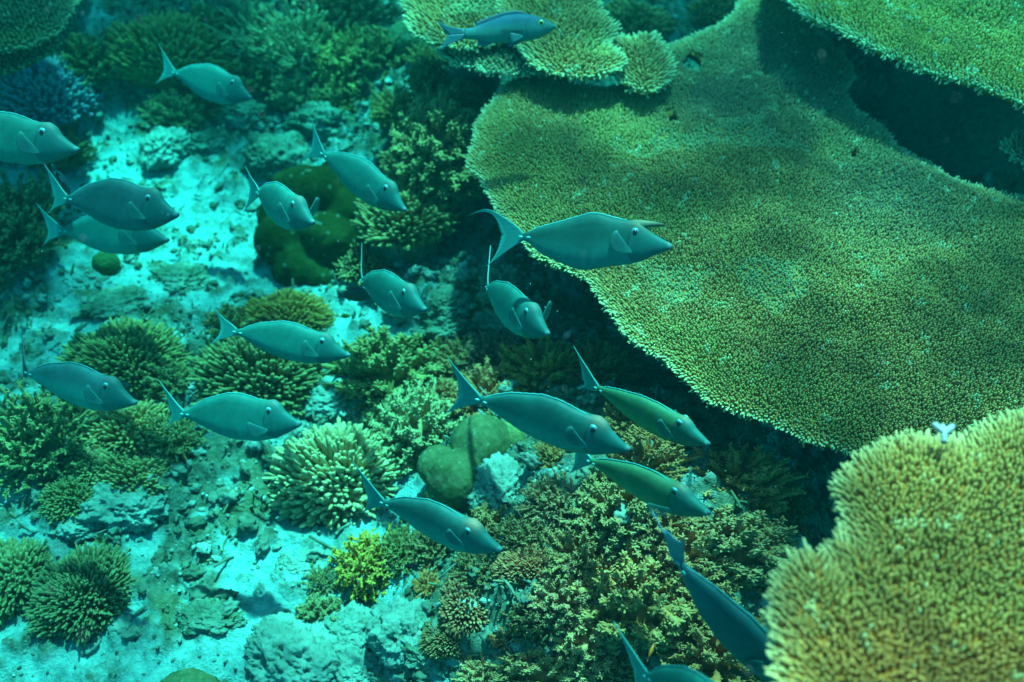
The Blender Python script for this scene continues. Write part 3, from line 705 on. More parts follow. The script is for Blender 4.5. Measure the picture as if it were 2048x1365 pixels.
colonies = [
 ('finger', 0, 82, 178, 165, 130, BLU, "bluish purple finger coral under the dark green table tiers"),
 ('finger', 2, 325, 92, 215, 130, (.26, .22, .06), "yellow tipped brown coral above the tail of the topmost unicornfish"),
 ('bushy', 0, 185, 125, 115, 90, G2, "dim green coral between the bluish finger coral and the yellow tipped coral"),
 ('bushy', 1, 22, 225, 75, 90, G1, "olive green coral at the left margin below the bluish finger coral"),
 ('stag', 0, 505, 55, 190, 120, TQ, "pale open staghorn coral with thin spiky arms in the upper left reef"),
 ('spray', 2, 600, 95, 190, 130, (.34, .42, .30), "pale turquoise coral mound catching bright light in the upper left reef"),
 ('spray', 1, 510, 150, 80, 90, G1, "small green tuft coral at the snout of the topmost unicornfish"),
 ('bushy', 2, 700, 125, 130, 140, (.28, .28, .08), "yellow green coral hanging below the bright turquoise mound"),
 ('bushy', 0, 765, 112, 130, 100, G1, "green bushy coral left of the round dark boulder coral"),
 ('bushy', 1, 690, 25, 170, 80, DK, "dark bushy coral at the top edge left of the green shelf"),
 ('bushy', 2, 858, 160, 78, 100, (.24, .26, .10), "upright pale green coral below the round dark boulder coral"),
 ('cone', 0, 788, 215, 84, 74, (.32, .32, .11), "light yellow green coral left of the large bush by the table rim"),
 ('spray', 0, 880, 275, 170, 190, (.24, .23, .11), "large pale olive bush just left of the largest table rim"),
 ('cone', 1, 830, 335, 130, 90, (.22, .20, .09), "brownish bush in front of the large pale olive bush"),
 ('finger', 1, 808, 425, 190, 120, (.20, .18, .08), "dark finger coral with pale tips under the snout of the fish over the dark boulder"),
 ('finger', 1, 720, 515, 95, 100, (.20, .16, .07), "finger coral with pale tips right of the dark green boulder coral"),
 ('finger', 2, 568, 622, 160, 85, (.38, .24, .03), "mustard yellow finger coral dome at the foot of the dark green boulder"),
 ('spray', 1, 470, 648, 110, 70, (.27, .25, .12), "pale green tuft touching the left side of the mustard yellow dome"),
 ('finger', 0, 505, 740, 230, 165, (.14, .16, .07), "dark green finger coral dome beneath the middle left unicornfish"),
 ('spray', 1, 780, 735, 230, 150, (.20, .21, .08), "wide green coral thicket at the centre of the picture"),
 ('spray', 0, 838, 855, 170, 150, (.32, .36, .25), "frosty pale green coral bush left of the two lobed boulder coral"),
 ('bushy', 1, 1000, 712, 120, 80, PU, "purplish brown branch coral behind the tail of the long middle unicornfish"),
 ('cone', 2, 1085, 742, 150, 110, (.30, .27, .06), "yellow green bush between two unicornfish tails"),
 ('cone', 0, 1185, 735, 130, 90, (.24, .20, .06), "brownish yellow bush in the shade beside the largest table"),
 ('stubby', 0, 968, 795, 110, 110, (.28, .19, .08), "brown knobbly thick fingered coral above the two lobed boulder"),
 ('finger', 0, 668, 935, 250, 180, (.40, .46, .34), "bright pale green coral dome with spiky fingers above the sandy channel"),
 ('finger', 2, 240, 705, 200, 130, (.20, .24, .10), "green finger coral on the left sand above the dark tailed unicornfish snout"),
 ('bushy', 0, 70, 875, 190, 150, (.17, .21, .10), "blurry green coral clump at the left margin below the dark tailed unicornfish"),
 ('finger', 1, 250, 850, 140, 105, (.38, .34, .16), "pale yellow finger coral on the left between two unicornfish"),
 ('finger', 1, 258, 948, 150, 90, (.26, .27, .14), "flattened pale tipped finger coral just below the pale yellow finger coral"),
 ('finger', 0, 135, 990, 92, 80, (.15, .19, .09), "small round green coral on the sand left of the flattened finger coral"),
 ('finger', 2, 160, 1180, 150, 160, (.10, .13, .07), "dark lumpy coral in the lower left corner area standing on shaded sand"),
 ('finger', 1, 20, 1150, 110, 160, (.16, .19, .10), "green coral cut off by the left edge in the lower left"),
 ('bushy', 2, 735, 1130, 120, 110, YE, "bright yellow branching coral at the edge of the sandy channel"),
 ('bushy', 1, 808, 1105, 90, 90, (.16, .16, .05), "dark olive branch coral directly behind the bright yellow one"),
 ('stubby', 1, 853, 1168, 50, 60, (.36, .22, .06), "tiny orange brown coral right of the bright yellow one"),
 ('bushy', 1, 1115, 1008, 120, 95, (.26, .26, .16), "fine leaved pale topped coral right of the dead rock"),
 ('spray', 0, 1235, 1018, 150, 130, (.17, .19, .08), "dense green coral below the yellow green fish at lower right centre"),
 ('bushy', 1, 1060, 1075, 130, 80, (.14, .14, .07), "dull grey green coral right of the lowest long unicornfish snout"),
 ('cone', 0, 1290, 925, 150, 80, (.27, .22, .07), "olive brown coral between the two right hand unicornfish"),
 ('cone', 2, 1262, 845, 95, 80, (.26, .21, .07), "brown coral in front of the snout of the long middle unicornfish"),
 ('cone', 0, 1475, 960, 180, 110, (.28, .25, .08), "yellowish branching coral close to the shaded right hollow"),
 ('spray', 1, 1470, 1080, 210, 110, (.20, .22, .10), "grey green coral thicket left of the nearest table notch"),
 ('spray', 0, 1375, 1110, 150, 100, (.36, .32, .14), "yellow green tuft beside the tail of the fish seen from behind"),
 ('finger', 2, 1060, 1125, 110, 70, (.30, .20, .10), "small brown coral with whitish tips at the snout of the lowest long fish"),
 ('bushy', 1, 970, 1140, 100, 85, (.18, .18, .08), "green mossy looking coral left of the brown whitish tipped one"),
 ('finger', 1, 935, 1205, 100, 90, (.24, .15, .08), "brown coral with white tipped fingers above the shaded rubble"),
 ('spray', 0, 1130, 1195, 125, 90, (.32, .30, .17), "pale olive fan shaped coral in the lower centre thicket"),
 ('spray', 1, 1275, 1185, 180, 150, (.27, .24, .07), "big mustard olive coral in the lower centre thicket"),
 ('spray', 0, 1175, 1270, 110, 110, (.33, .30, .15), "pale straw coloured coral below the big mustard olive one"),
 ('bushy', 2, 1070, 1240, 100, 70, (.15, .13, .06), "shaded brown coral left of the pale straw coloured one"),
 ('spray', 1, 1085, 1330, 150, 80, (.27, .25, .12), "olive coral at the bottom edge left of the cropped fish tail"),
 ('spray', 0, 965, 1348, 80, 60, (.46, .42, .22), "pale cream coral at the bottom edge of the centre"),
 ('stubby', 1, 1020, 1275, 75, 60, (.22, .13, .06), "small rusty brown coral in a shaded gap near the bottom centre"),
 ('stubby', 0, 1430, 1300, 200, 130, (.26, .16, .05), "brown orange knobbly coral at the bottom between the two cut off fish"),
 ('bushy', 1, 1115, 915, 80, 75, (.32, .29, .10), "little yellow green coral under the belly of the long middle unicornfish"),
 ('finger', 1, 1270, 40, 150, 80, (.24, .21, .09), "pale tipped finger coral at the top between the shelves"),
 ('finger', 0, 1440, 15, 110, 60, (.20, .16, .08), "dim brown coral at the top edge behind the largest table"),
 ('cone', 2, 1330, 1190, 90, 80, (.20, .18, .07), "dull olive coral beside the back of the fish seen from behind"),
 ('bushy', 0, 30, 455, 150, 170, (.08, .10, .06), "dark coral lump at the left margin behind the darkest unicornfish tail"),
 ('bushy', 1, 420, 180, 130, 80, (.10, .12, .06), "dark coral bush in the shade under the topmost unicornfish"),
 ('spray', 1, 1520, 1130, 100, 80, (.24, .24, .11), "grey green tuft at the rim of the nearest table"),
 ('cone', 2, 1240, 1330, 110, 80, (.16, .14, .06), "dark olive coral behind the tail cut off by the bottom edge"),
 ('bushy', 0, 640, 1165, 60, 50, (.2, .22, .12), "small grey coral tuft on the sand left of the bright yellow coral"),
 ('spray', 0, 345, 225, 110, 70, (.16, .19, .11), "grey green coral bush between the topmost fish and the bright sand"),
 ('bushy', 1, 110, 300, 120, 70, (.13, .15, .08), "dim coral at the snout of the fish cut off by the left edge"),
 ('spray', 1, 985, 1060, 110, 90, (.22, .22, .09), "green coral wedged between the dead rock and the lowest long fish snout"),
 ('cone', 0, 1160, 1110, 120, 100, (.24, .21, .09), "olive coral in the middle of the lower thicket, above the fan shaped one"),
 ('finger', 1, 1210, 1140, 90, 80, (.30, .24, .10), "small pale tipped coral above the big mustard olive coral"),
 ('spray', 0, 1330, 1040, 120, 90, (.23, .21, .09), "olive coral under the white finned green fish"),
 ('cone', 1, 1400, 1180, 130, 90, (.27, .22, .07), "brownish olive coral behind the back of the fish seen from behind"),
 ('spray', 1, 1360, 1240, 120, 90, (.26, .22, .08), "olive coral above the orange brown knobbly one"),
 ('finger', 2, 1320, 870, 110, 80, (.25, .19, .06), "brown coral below the yellow green fish belly"),
 ('bushy', 2, 1560, 1010, 90, 100, (.18, .15, .06), "dark brown coral in the shaded hollow left of the nearest table"),
 ('spray', 0, 900, 355, 130, 80, (.24, .22, .10), "pale olive coral step just below the large pale olive bush"),
 ('bushy', 1, 860, 120, 80, 60, (.20, .21, .08), "small green coral against the round dark boulder coral"),
 ('finger', 2, 920, 200, 90, 110, (.20, .18, .08), "brownish coral tucked under the lower step of the top shelves"),
 ('spray', 1, 600, 180, 110, 70, (.26, .30, .20), "pale green coral below the pale turquoise mound"),
 ('bushy', 2, 680, 200, 100, 70, (.15, .16, .06), "dark green coral at the left of the light yellow green coral"),
 ('bushy', 0, 410, 70, 110, 90, (.14, .15, .05), "dark olive coral between the yellow tipped coral and the pale staghorn"),
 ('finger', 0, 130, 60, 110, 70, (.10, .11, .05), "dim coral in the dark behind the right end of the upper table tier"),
 ('spray', 0, 330, 760, 100, 80, (.17, .20, .10), "small green coral right of the green finger coral on the left sand"),
 ('finger', 1, 180, 930, 90, 70, (.20, .22, .11), "small pale green coral left of the flattened finger coral"),
 ('bushy', 1, 340, 880, 110, 100, (.19, .23, .12), "soft green coral under the tail of the fish above the sandy channel"),
 ('spray', 1, 640, 1230, 90, 70, (.20, .24, .15), "greyish coral on rubble above the large rounded rock"),
 ('finger', 2, 900, 1270, 90, 70, (.20, .17, .08), "dark coral right of the lumpy grey green rock"),
 ('bushy', 0, 870, 1090, 80, 70, (.19, .21, .10), "mossy green coral under the belly of the lowest long fish"),
 ('spray', 0, 1180, 1330, 100, 70, (.30, .27, .12), "straw coloured coral at the bottom edge left of the cropped tail fish"),
 ('cone', 2, 920, 720, 100, 80, (.20, .20, .08), "green brown coral under the belly of the steeply diving fish"),
 ('finger', 0, 880, 790, 90, 70, (.26, .24, .10), "olive finger coral left of the brown knobbly one"),
 ('spray', 1, 780, 840, 100, 80, (.24, .28, .16), "pale green coral directly left of the frosty coral bush"),
]
LIFTED = {(880, 275): .30, (900, 355): .22, (858, 160): .22, (788, 215): .2, (830, 335): .25, (808, 425): .15, (920, 200): .3}
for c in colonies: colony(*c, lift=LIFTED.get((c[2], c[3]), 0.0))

# ------------------------------------------------------------------ boulder corals and rocks
def lobed(lobes, dirs, sharp=45):
    """star shaped union of spheres seen from the origin, softly blended"""
    out = np.zeros(len(dirs)); acc = np.zeros(len(dirs))
    for (c, r) in lobes:
        c = np.array(c); b = dirs @ c; disc = b * b - (c @ c - r * r)
        t = np.where(disc > 0, b + np.sqrt(np.maximum(disc, 0)), 0.0)
        acc += np.exp(np.clip(t, 0, 9) * sharp)
    return np.log(acc) / sharp
def boulder_coral(px, py, size_px, lobes, color, label, ridged=.004, lift=.25, dark=(.05, .07, .02), sharp=45):
    p = ground(px, py); r = .5 * size_px / F * np.linalg.norm(p - CAM)
    p = ground(px, py, lift * r)
    gz = float(base_h(p[0], p[1]))
    v, f = ico(6)
    t = lobed(lobes, v, sharp)
    n = fbm(v[:, 0], v[:, 1], v[:, 2], 4, 5, int(px)); n2 = fbm(v[:, 0], v[:, 1], v[:, 2], 3, 28, int(py))
    w = v * (t + .05 * n + .018 * fbm(v[:, 0], v[:, 1], v[:, 2], 3, 11, int(px) + 3) + ridged * n2 / max(r, .05) * .5)[:, None] * r
    mixf = smooth(-.1, .4, n)[:, None]
    c = np.array(color)[None] * (1 - mixf * .5) + np.array(dark)[None] * mixf * .5
    pale = (fbm(v[:, 0], v[:, 1], v[:, 2], 2, 22, 9) > .62)[:, None] * .3
    c = c * (1 - pale) + np.array((.4, .42, .3)) * pale
    mb = MB(); mb.add(w, None, f, c)
    o = mb.build("boulder_coral", M_BOULDER)
    o.location = (p[0], p[1], gz)
    tag(o, label, "coral", "rounded boulder corals")
    return o
M_BOULDER = tone_material("boulder_coral_skin", .95, .08, 60, .32, .5, .006)
boulder_coral(640, 440, 215, [((0, 0, .5), .58), ((-.45, .45, .75), .42), ((-.2, .2, 1.0), .40), ((.35, .5, .9), .45), ((.5, 0, .7), .5), ((-.6, -.35, .35), .48), ((-.3, -.75, .1), .46), ((.25, -.5, .5), .5), ((.7, -.4, .3), .42), ((-.7, .1, .5), .4), ((.1, .1, 1.05), .42), ((.1, -.85, .05), .42)],
              (.027, .036, .006), "tall dark mossy green lumpy boulder coral standing on bright sand", lift=.5)
boulder_coral(945, 932, 185, [((.18, .42, .45), .68), ((-.32, -.36, .38), .6), ((-.72, .02, .3), .44), ((-.6, -.6, .05), .4), ((0, 0, .1), .5), ((.2, -.75, .0), .36)],
              (.12, .12, .05), "smooth olive green boulder coral with two large rounded lobes", lift=.35, sharp=20)
boulder_coral(815, 80, 100, [((0, 0, .3), .85), ((.3, .2, .3), .6)], (.07, .09, .04), "round dark boulder coral left of the top centre shelves", lift=.5)
boulder_coral(1015, 880, 90, [((0, 0, .3), .8), ((.4, .3, .2), .5), ((.35, -.4, .2), .5)], (.18, .17, .06), "small brownish boulder coral half hidden behind the long middle unicornfish", lift=.3)
boulder_coral(212, 528, 56, [((0, 0, .2), .85), ((.3, 0, .1), .6)], (.06, .10, .03), "small low green boulder coral on the left sand below two overlapping fish", lift=.2)
boulder_coral(372, 1408, 130, [((0, 0, .2), .9), ((.3, .1, .2), .7)], (.14, .14, .06), "smooth olive dome cut off by the bottom edge", lift=.2)
boulder_coral(660, 765, 50, [((0, 0, .2), .85), ((-.3, -.2, .1), .6)], (.22, .19, .05), "tiny ochre green boulder coral left of the wide green thicket", lift=.2)

def rock(px, py, w, h, mat, label, seed, tall=.6, rough=.35, lift=0, name="dead_coral_rock"):
    p = ground(px, py); r = .5 * w / F * np.linalg.norm(p - CAM)
    p = ground(px, py, .3 * r * tall + lift)
    v, f = ico(6)
    n = fbm(v[:, 0], v[:, 1], v[:, 2], 5, 1.7, seed, .58)
    pit = np.maximum(fbm(v[:, 0], v[:, 1], v[:, 2], 3, 6.5, seed + 5), 0.05) - .05
    rad = 1 + rough * 1.3 * n - .35 * pit + .10 * fbm(v[:, 0], v[:, 1], v[:, 2], 4, 9, seed + 9, .65) + .05 * np.maximum(fbm(v[:, 0], v[:, 1], v[:, 2], 3, 22, seed + 12), 0)
    wv = v * rad[:, None] * np.array((r, r * np.clip(1.2 * h / w, .5, 1.4), r * tall))
    mb = MB(); mb.add(wv, None, f)
    o = mb.build(name, mat); o.location = (p[0], p[1], float(base_h(p[0], p[1])) + r * tall * .25 + lift)
    o.rotation_euler = (0, 0, _cr.uniform(-.4, .4))
    tag(o, label, "rock", "dead coral rocks on the sea floor")
    return o
rock(330, 300, 90, 80, M_PALE, "pale rough rock on bright sand under the topmost unicornfish", 301, .8)
rock(560, 315, 130, 100, M_ROCK, "rough weathered rock behind the tail above the dark green boulder", 302, .7)
rock(1000, 985, 120, 130, M_PALE, "pitted whitish dead coral rock right of the two lobed boulder", 303, .9, .42)
rock(662, 800, 130, 80, M_PALE, "low pale slab rock left of the wide green thicket", 304, .5)
rock(590, 1318, 210, 130, M_PALE, "large rounded rock with green algae at the bottom edge left of centre", 305, .55, .3)
rock(810, 1265, 130, 110, M_PALE, "lumpy grey green rock below the tiny orange brown coral", 306, .8)
rock(612, 1122, 110, 60, M_PALE, "flat pale slab in the brightest pool of light on the sand", 307, .25, .2)
rock(250, 1012, 150, 90, M_PALE, "pale pitted rock under the flattened finger coral", 308, .6, .4)
rock(900, 610, 90, 60, M_ROCK, "dead rock ledge under the snout of the small fish beside the dark boulder", 309, .6, .5)
rock(1000, 570, 80, 90, M_ROCK, "upright knobbly dead rock behind the steeply diving fish", 310, 1.0, .5)
rock(890, 660, 100, 45, M_ROCK, "low dead rock ledge above the wide green thicket", 311, .5, .6)
rock(1010, 650, 110, 45, M_ROCK, "shaded dead rock under the belly of the steeply diving fish", 312, .5, .6)
rock(820, 620, 70, 50, M_PALE, "small pale rock at the right end of the bright sand patch", 313, .6, .5)
rock(700, 1260, 110, 80, M_PALE, "pale rubble rock left of the lumpy grey green rock", 314, .5, .45)
rock(700, 1340, 120, 70, M_PALE, "pale rock at the bottom edge right of the large rounded rock", 315, .5, .45)
rock(150, 1050, 110, 50, M_PALE, "low pale rock between the two lower left dark corals", 316, .35, .5)
rock(420, 1240, 120, 60, M_ROCK, "low dark rock in the middle of the lower left sand", 317, .4, .5)
rock(230, 610, 110, 60, M_ROCK, "low dark rock on the left sand above the green finger coral", 318, .35, .5)
rock(360, 560, 110, 60, M_ROCK, "low crusted rock left of the tall dark boulder coral", 319, .35, .5)
rock(1400, 935, 80, 60, M_ROCK, "pinkish grey rock at the snout of the lower right fish", 320, .6, .5)
rock(400, 290, 90, 40, M_ROCK, "low shaded rock right of the pale rough rock", 321, .5, .5)
rock(1300, 700, 160, 80, M_ROCK, "rock in the dark hollow under the rim of the largest table", 322, .6, .5)
rock(860, 1310, 90, 60, M_ROCK, "dark green rock between the lumpy rock and the pale cream coral", 323, .6, .45)
rock(640, 250, 130, 60, M_ROCK, "shaded rock above the tall dark boulder coral", 324, .6, .5)
rock(480, 235, 110, 50, M_ROCK, "shaded rock under the belly of the topmost unicornfish", 325, .6, .5)

# loose rubble: stones and coral sticks nobody could count
rnd = np.random.default_rng(99)
mb = MB(); tmpl = []
v, f = ico(3)
for s in range(10):
    n = fbm(v[:, 0], v[:, 1], v[:, 2], 4, 2.1, 400 + s, .7)
    tmpl.append(v * (1 + .95 * n)[:, None] * np.array((1, rnd.uniform(.5, .9), rnd.uniform(.4, .75))))
def scatter(n, seed):
    r_ = np.random.default_rng(seed)
    x = r_.uniform(-3.2, 2.0, n) ; y = r_.uniform(.7, 6.3, n)
    k = r_.uniform(0, 1, n) < .26 + .74 * rubble_mask(x, y) * (1 - .85 * smooth(.0, .4, x))
    return x[k], y[k], r_
x, y, r_ = scatter(13000, 5); n = len(x); z = floor_h(x, y)
size = .006 + .022 * r_.random(n) ** 3 + .008 * r_.random(n)
for s in range(10):
    idx = np.arange(s, n, 10); k = len(idx)
    a = r_.uniform(0, 6.28, k); b = r_.normal(0, .4, k)
    T = tmpl[s]
    xx = T[None, :, 0] * np.cos(a)[:, None] - T[None, :, 1] * np.sin(a)[:, None]
    yy = T[None, :, 0] * np.sin(a)[:, None] + T[None, :, 1] * np.cos(a)[:, None]
    z2 = T[None, :, 2] + xx * b[:, None] * .4
    V = np.stack([xx, yy, z2], -1) * size[idx][:, None, None] + np.stack([x[idx], y[idx], z[idx] + size[idx] * .25], -1)[:, None]
    sh = r_.uniform(0, 1, k)[:, None]
    c = np.array((.12, .13, .08)) * (1 - sh) + np.array((.34, .37, .30)) * sh ** 1.5
    mb.add(V.reshape(-1, 3), None, (f[None] + (np.arange(k) * len(T))[:, None, None]).reshape(-1, 3), np.repeat(c, len(T), 0))
x, y, r_ = scatter(2200, 6); n = len(x); z = floor_h(x, y)
a = r_.uniform(0, 6.28, n); d = np.stack([np.cos(a), np.sin(a), r_.normal(0, .25, n)], 1)
L = r_.uniform(.02, .07, n); p0 = np.stack([x, y, z + .006], 1) - d * L[:, None] * .5
P = branch_lines(p0, d, L * .8, 5, r_, .1, .6)
sh = (r_.uniform(.1, .8, n) ** 1.5)[:, None, None]; c = np.array((.12, .13, .08)) * (1 - sh) + np.array((.30, .33, .26)) * sh
tubes(mb, P, (.0022 + .0028 * r_.random((n, 1))) * np.array((.85, 1, .95, 1.05, .85))[None] * (1 + .35 * r_.normal(size=(n, 5))).clip(.6, 1.4), 6, np.repeat(c, 5, 1))
vg, fg = ico(1)
x, y, r_ = scatter(30000, 8); n = len(x); z = floor_h(x, y); sz = r_.uniform(.003, .0075, n)
jit = 1 + r_.uniform(-.4, .4, (n, len(vg), 1))
V = vg[None] * jit * sz[:, None, None] + np.stack([x, y, z + sz * .3], -1)[:, None]
sh = r_.uniform(0, 1, n)[:, None] ** 1.3; c = np.array((.09, .11, .07)) * (1 - sh) + np.array((.40, .45, .37)) * sh
mb.add(V.reshape(-1, 3), None, (fg[None] + (np.arange(n) * len(vg))[:, None, None]).reshape(-1, 3), np.repeat(c, len(vg), 0))
tag(mb.build("rubble", M_RUBBLE), kind="stuff")

# turf algae and tiny coral sprigs that carpet the dead reef
mb = MB(); r_ = np.random.default_rng(77)
x = r_.uniform(-3.0, 2.2, 26000); y = r_.uniform(.8, 6.3, 26000)
cl = fbm(x, y, None, 3, 4.5, 505)
k = (r_.uniform(0, 1, len(x)) < smooth(.0, .35, cl) * rubble_mask(x, y)) ; x, y = x[k], y[k]; n = len(x); z = floor_h(x, y)
d = np.stack([r_.normal(0, .5, n), r_.normal(0, .5, n), np.ones(n)], 1); d /= np.linalg.norm(d, axis=1, keepdims=True)
L = r_.uniform(.012, .035, n); P = branch_lines(np.stack([x, y, z - .003], 1), d, L, 3, r_, .1, .3)
hue = r_.uniform(0, 1, n)[:, None, None]; c = np.array((.09, .12, .05)) * (1 - hue) + np.array((.24, .23, .12)) * hue
tubes(mb, P, r_.uniform(.003, .006, (n, 1)) * np.array((1, .9, .6))[None], 5, np.repeat(c, 3, 1))
tag(mb.build("turf_algae", M_RUBBLE), kind="stuff")

# white broken coral piece on the nearest table
o = None
mb = MB(); p = hit(1888, 885, 1.335)
P = np.array([[(0, 0, 0), (.005, .02, .004), (.008, .034, .006), (.006, .046, .010)], [(.006, .022, .004), (.016, .03, .008), (.025, .036, .010), (.033, .044, .010)], [(0, .03, .006), (-.006, .036, .01), (-.012, .042, .012), (-.014, .048, .012)]])
tubes(mb, P * .7, np.array([[.006, .0055, .0055, .004]] * 3), 8, np.full((3, 4, 3), .33))
o = mb.build("coral_fragment", M_RUBBLE); o.location = p; tag(o, "white forked coral fragment lying on the nearest table coral", "coral fragment")

# ------------------------------------------------------------------ fish
def bend_pts(V, k1, k2):
    """swing the rear of the body sideways (y) by two successive arcs"""
    V = V.copy()
    for x0, k, cap in ((.04, k2, .12), (.55, k1, .6)):
        if abs(k) < 1e-4: continue
        s = np.maximum(x0 - V[:, 0], 0); m_ = s > 0
        th = k * np.minimum(s, cap); lin = np.maximum(s - cap, 0)
        y = V[:, 1]
        nx = x0 - np.sin(th) / k - y * np.sin(th) * 1.0 - lin * np.cos(th)
        ny = (1 - np.cos(th)) / k + y * np.cos(th) + lin * np.sin(th)
        V[m_, 0] = nx[m_]; V[m_, 1] = ny[m_]
    return V
def curve(pts, u):
    pts = np.array(pts); x = np.linspace(-.02, 1.02, 521); y = np.interp(x, pts[:, 0], pts[:, 1])
    ker = np.exp(-np.linspace(-2, 2, 15) ** 2); ker /= ker.sum()
    ys = np.convolve(np.pad(y, 7, mode='edge'), ker, 'valid')
    return np.interp(u, x, ys)
PROFILE = dict(
    horned=dict(top=[(0, .026), (.008, .028), (.146, .085), (.293, .138), (.455, .198), (.52, .2), (.61, .179), (.715, .172), (.785, .162), (.825, .125), (.87, .09), (.935, .052), (.98, .03), (1, .016)],
                bot=[(0, -.026), (.04, -.042), (.13, -.1), (.252, -.155), (.374, -.196), (.48, -.204), (.593, -.178), (.74, -.146), (.82, -.115), (.886, -.074), (.943, -.046), (.98, -.026), (1, -.013)]),
    plain=dict(top=[(0, .026), (.05, .04), (.198, .122), (.407, .185), (.518, .186), (.66, .160), (.72, .157), (.785, .166), (.83, .140), (.865, .090), (.93, .047), (.97, .024), (1, .015)],
               bot=[(0, -.026), (.04, -.036), (.12, -.056), (.298, -.124), (.47, -.16), (.635, -.16), (.795, -.124), (.896, -.074), (.96, -.038), (.985, -.024), (1, -.013)]),
    slim=dict(top=[(0, .022), (.05, .034), (.2, .085), (.407, .135), (.55, .142), (.68, .128), (.73, .127), (.787, .136), (.83, .116), (.87, .074), (.94, .04), (.975, .02), (1, .006)],
              bot=[(0, -.022), (.04, -.03), (.12, -.05), (.298, -.108), (.47, -.14), (.635, -.145), (.795, -.118), (.896, -.072), (.96, -.036), (.985, -.022), (1, -.013)]),
)
WIDTH = [(0, .016), (.1, .025), (.3, .047), (.5, .060), (.65, .066), (.8, .058), (.9, .038), (.96, .027), (.985, .02), (1, .011)]
TAIL_T = [(0.02, 0), (0.0, .03), (-.06, .066), (-.13, .112), (-.19, .158), (-.245, .205)]
TRAIL_T = [(-.15, 0), (-.155, .03), (-.165, .075), (-.185, .12), (-.212, .165), (-.249, .207)]
TAIL_CURL = [(0.02, 0), (0.0, .035), (-.057, .078), (-.138, .122), (-.211, .16), (-.276, .176), (-.341, .15), (-.402, .119)]
TRAIL_CURL = [(-.15, 0), (-.165, .03), (-.18, .075), (-.2, .112), (-.228, .14), (-.278, .156), (-.341, .142), (-.402, .117)]

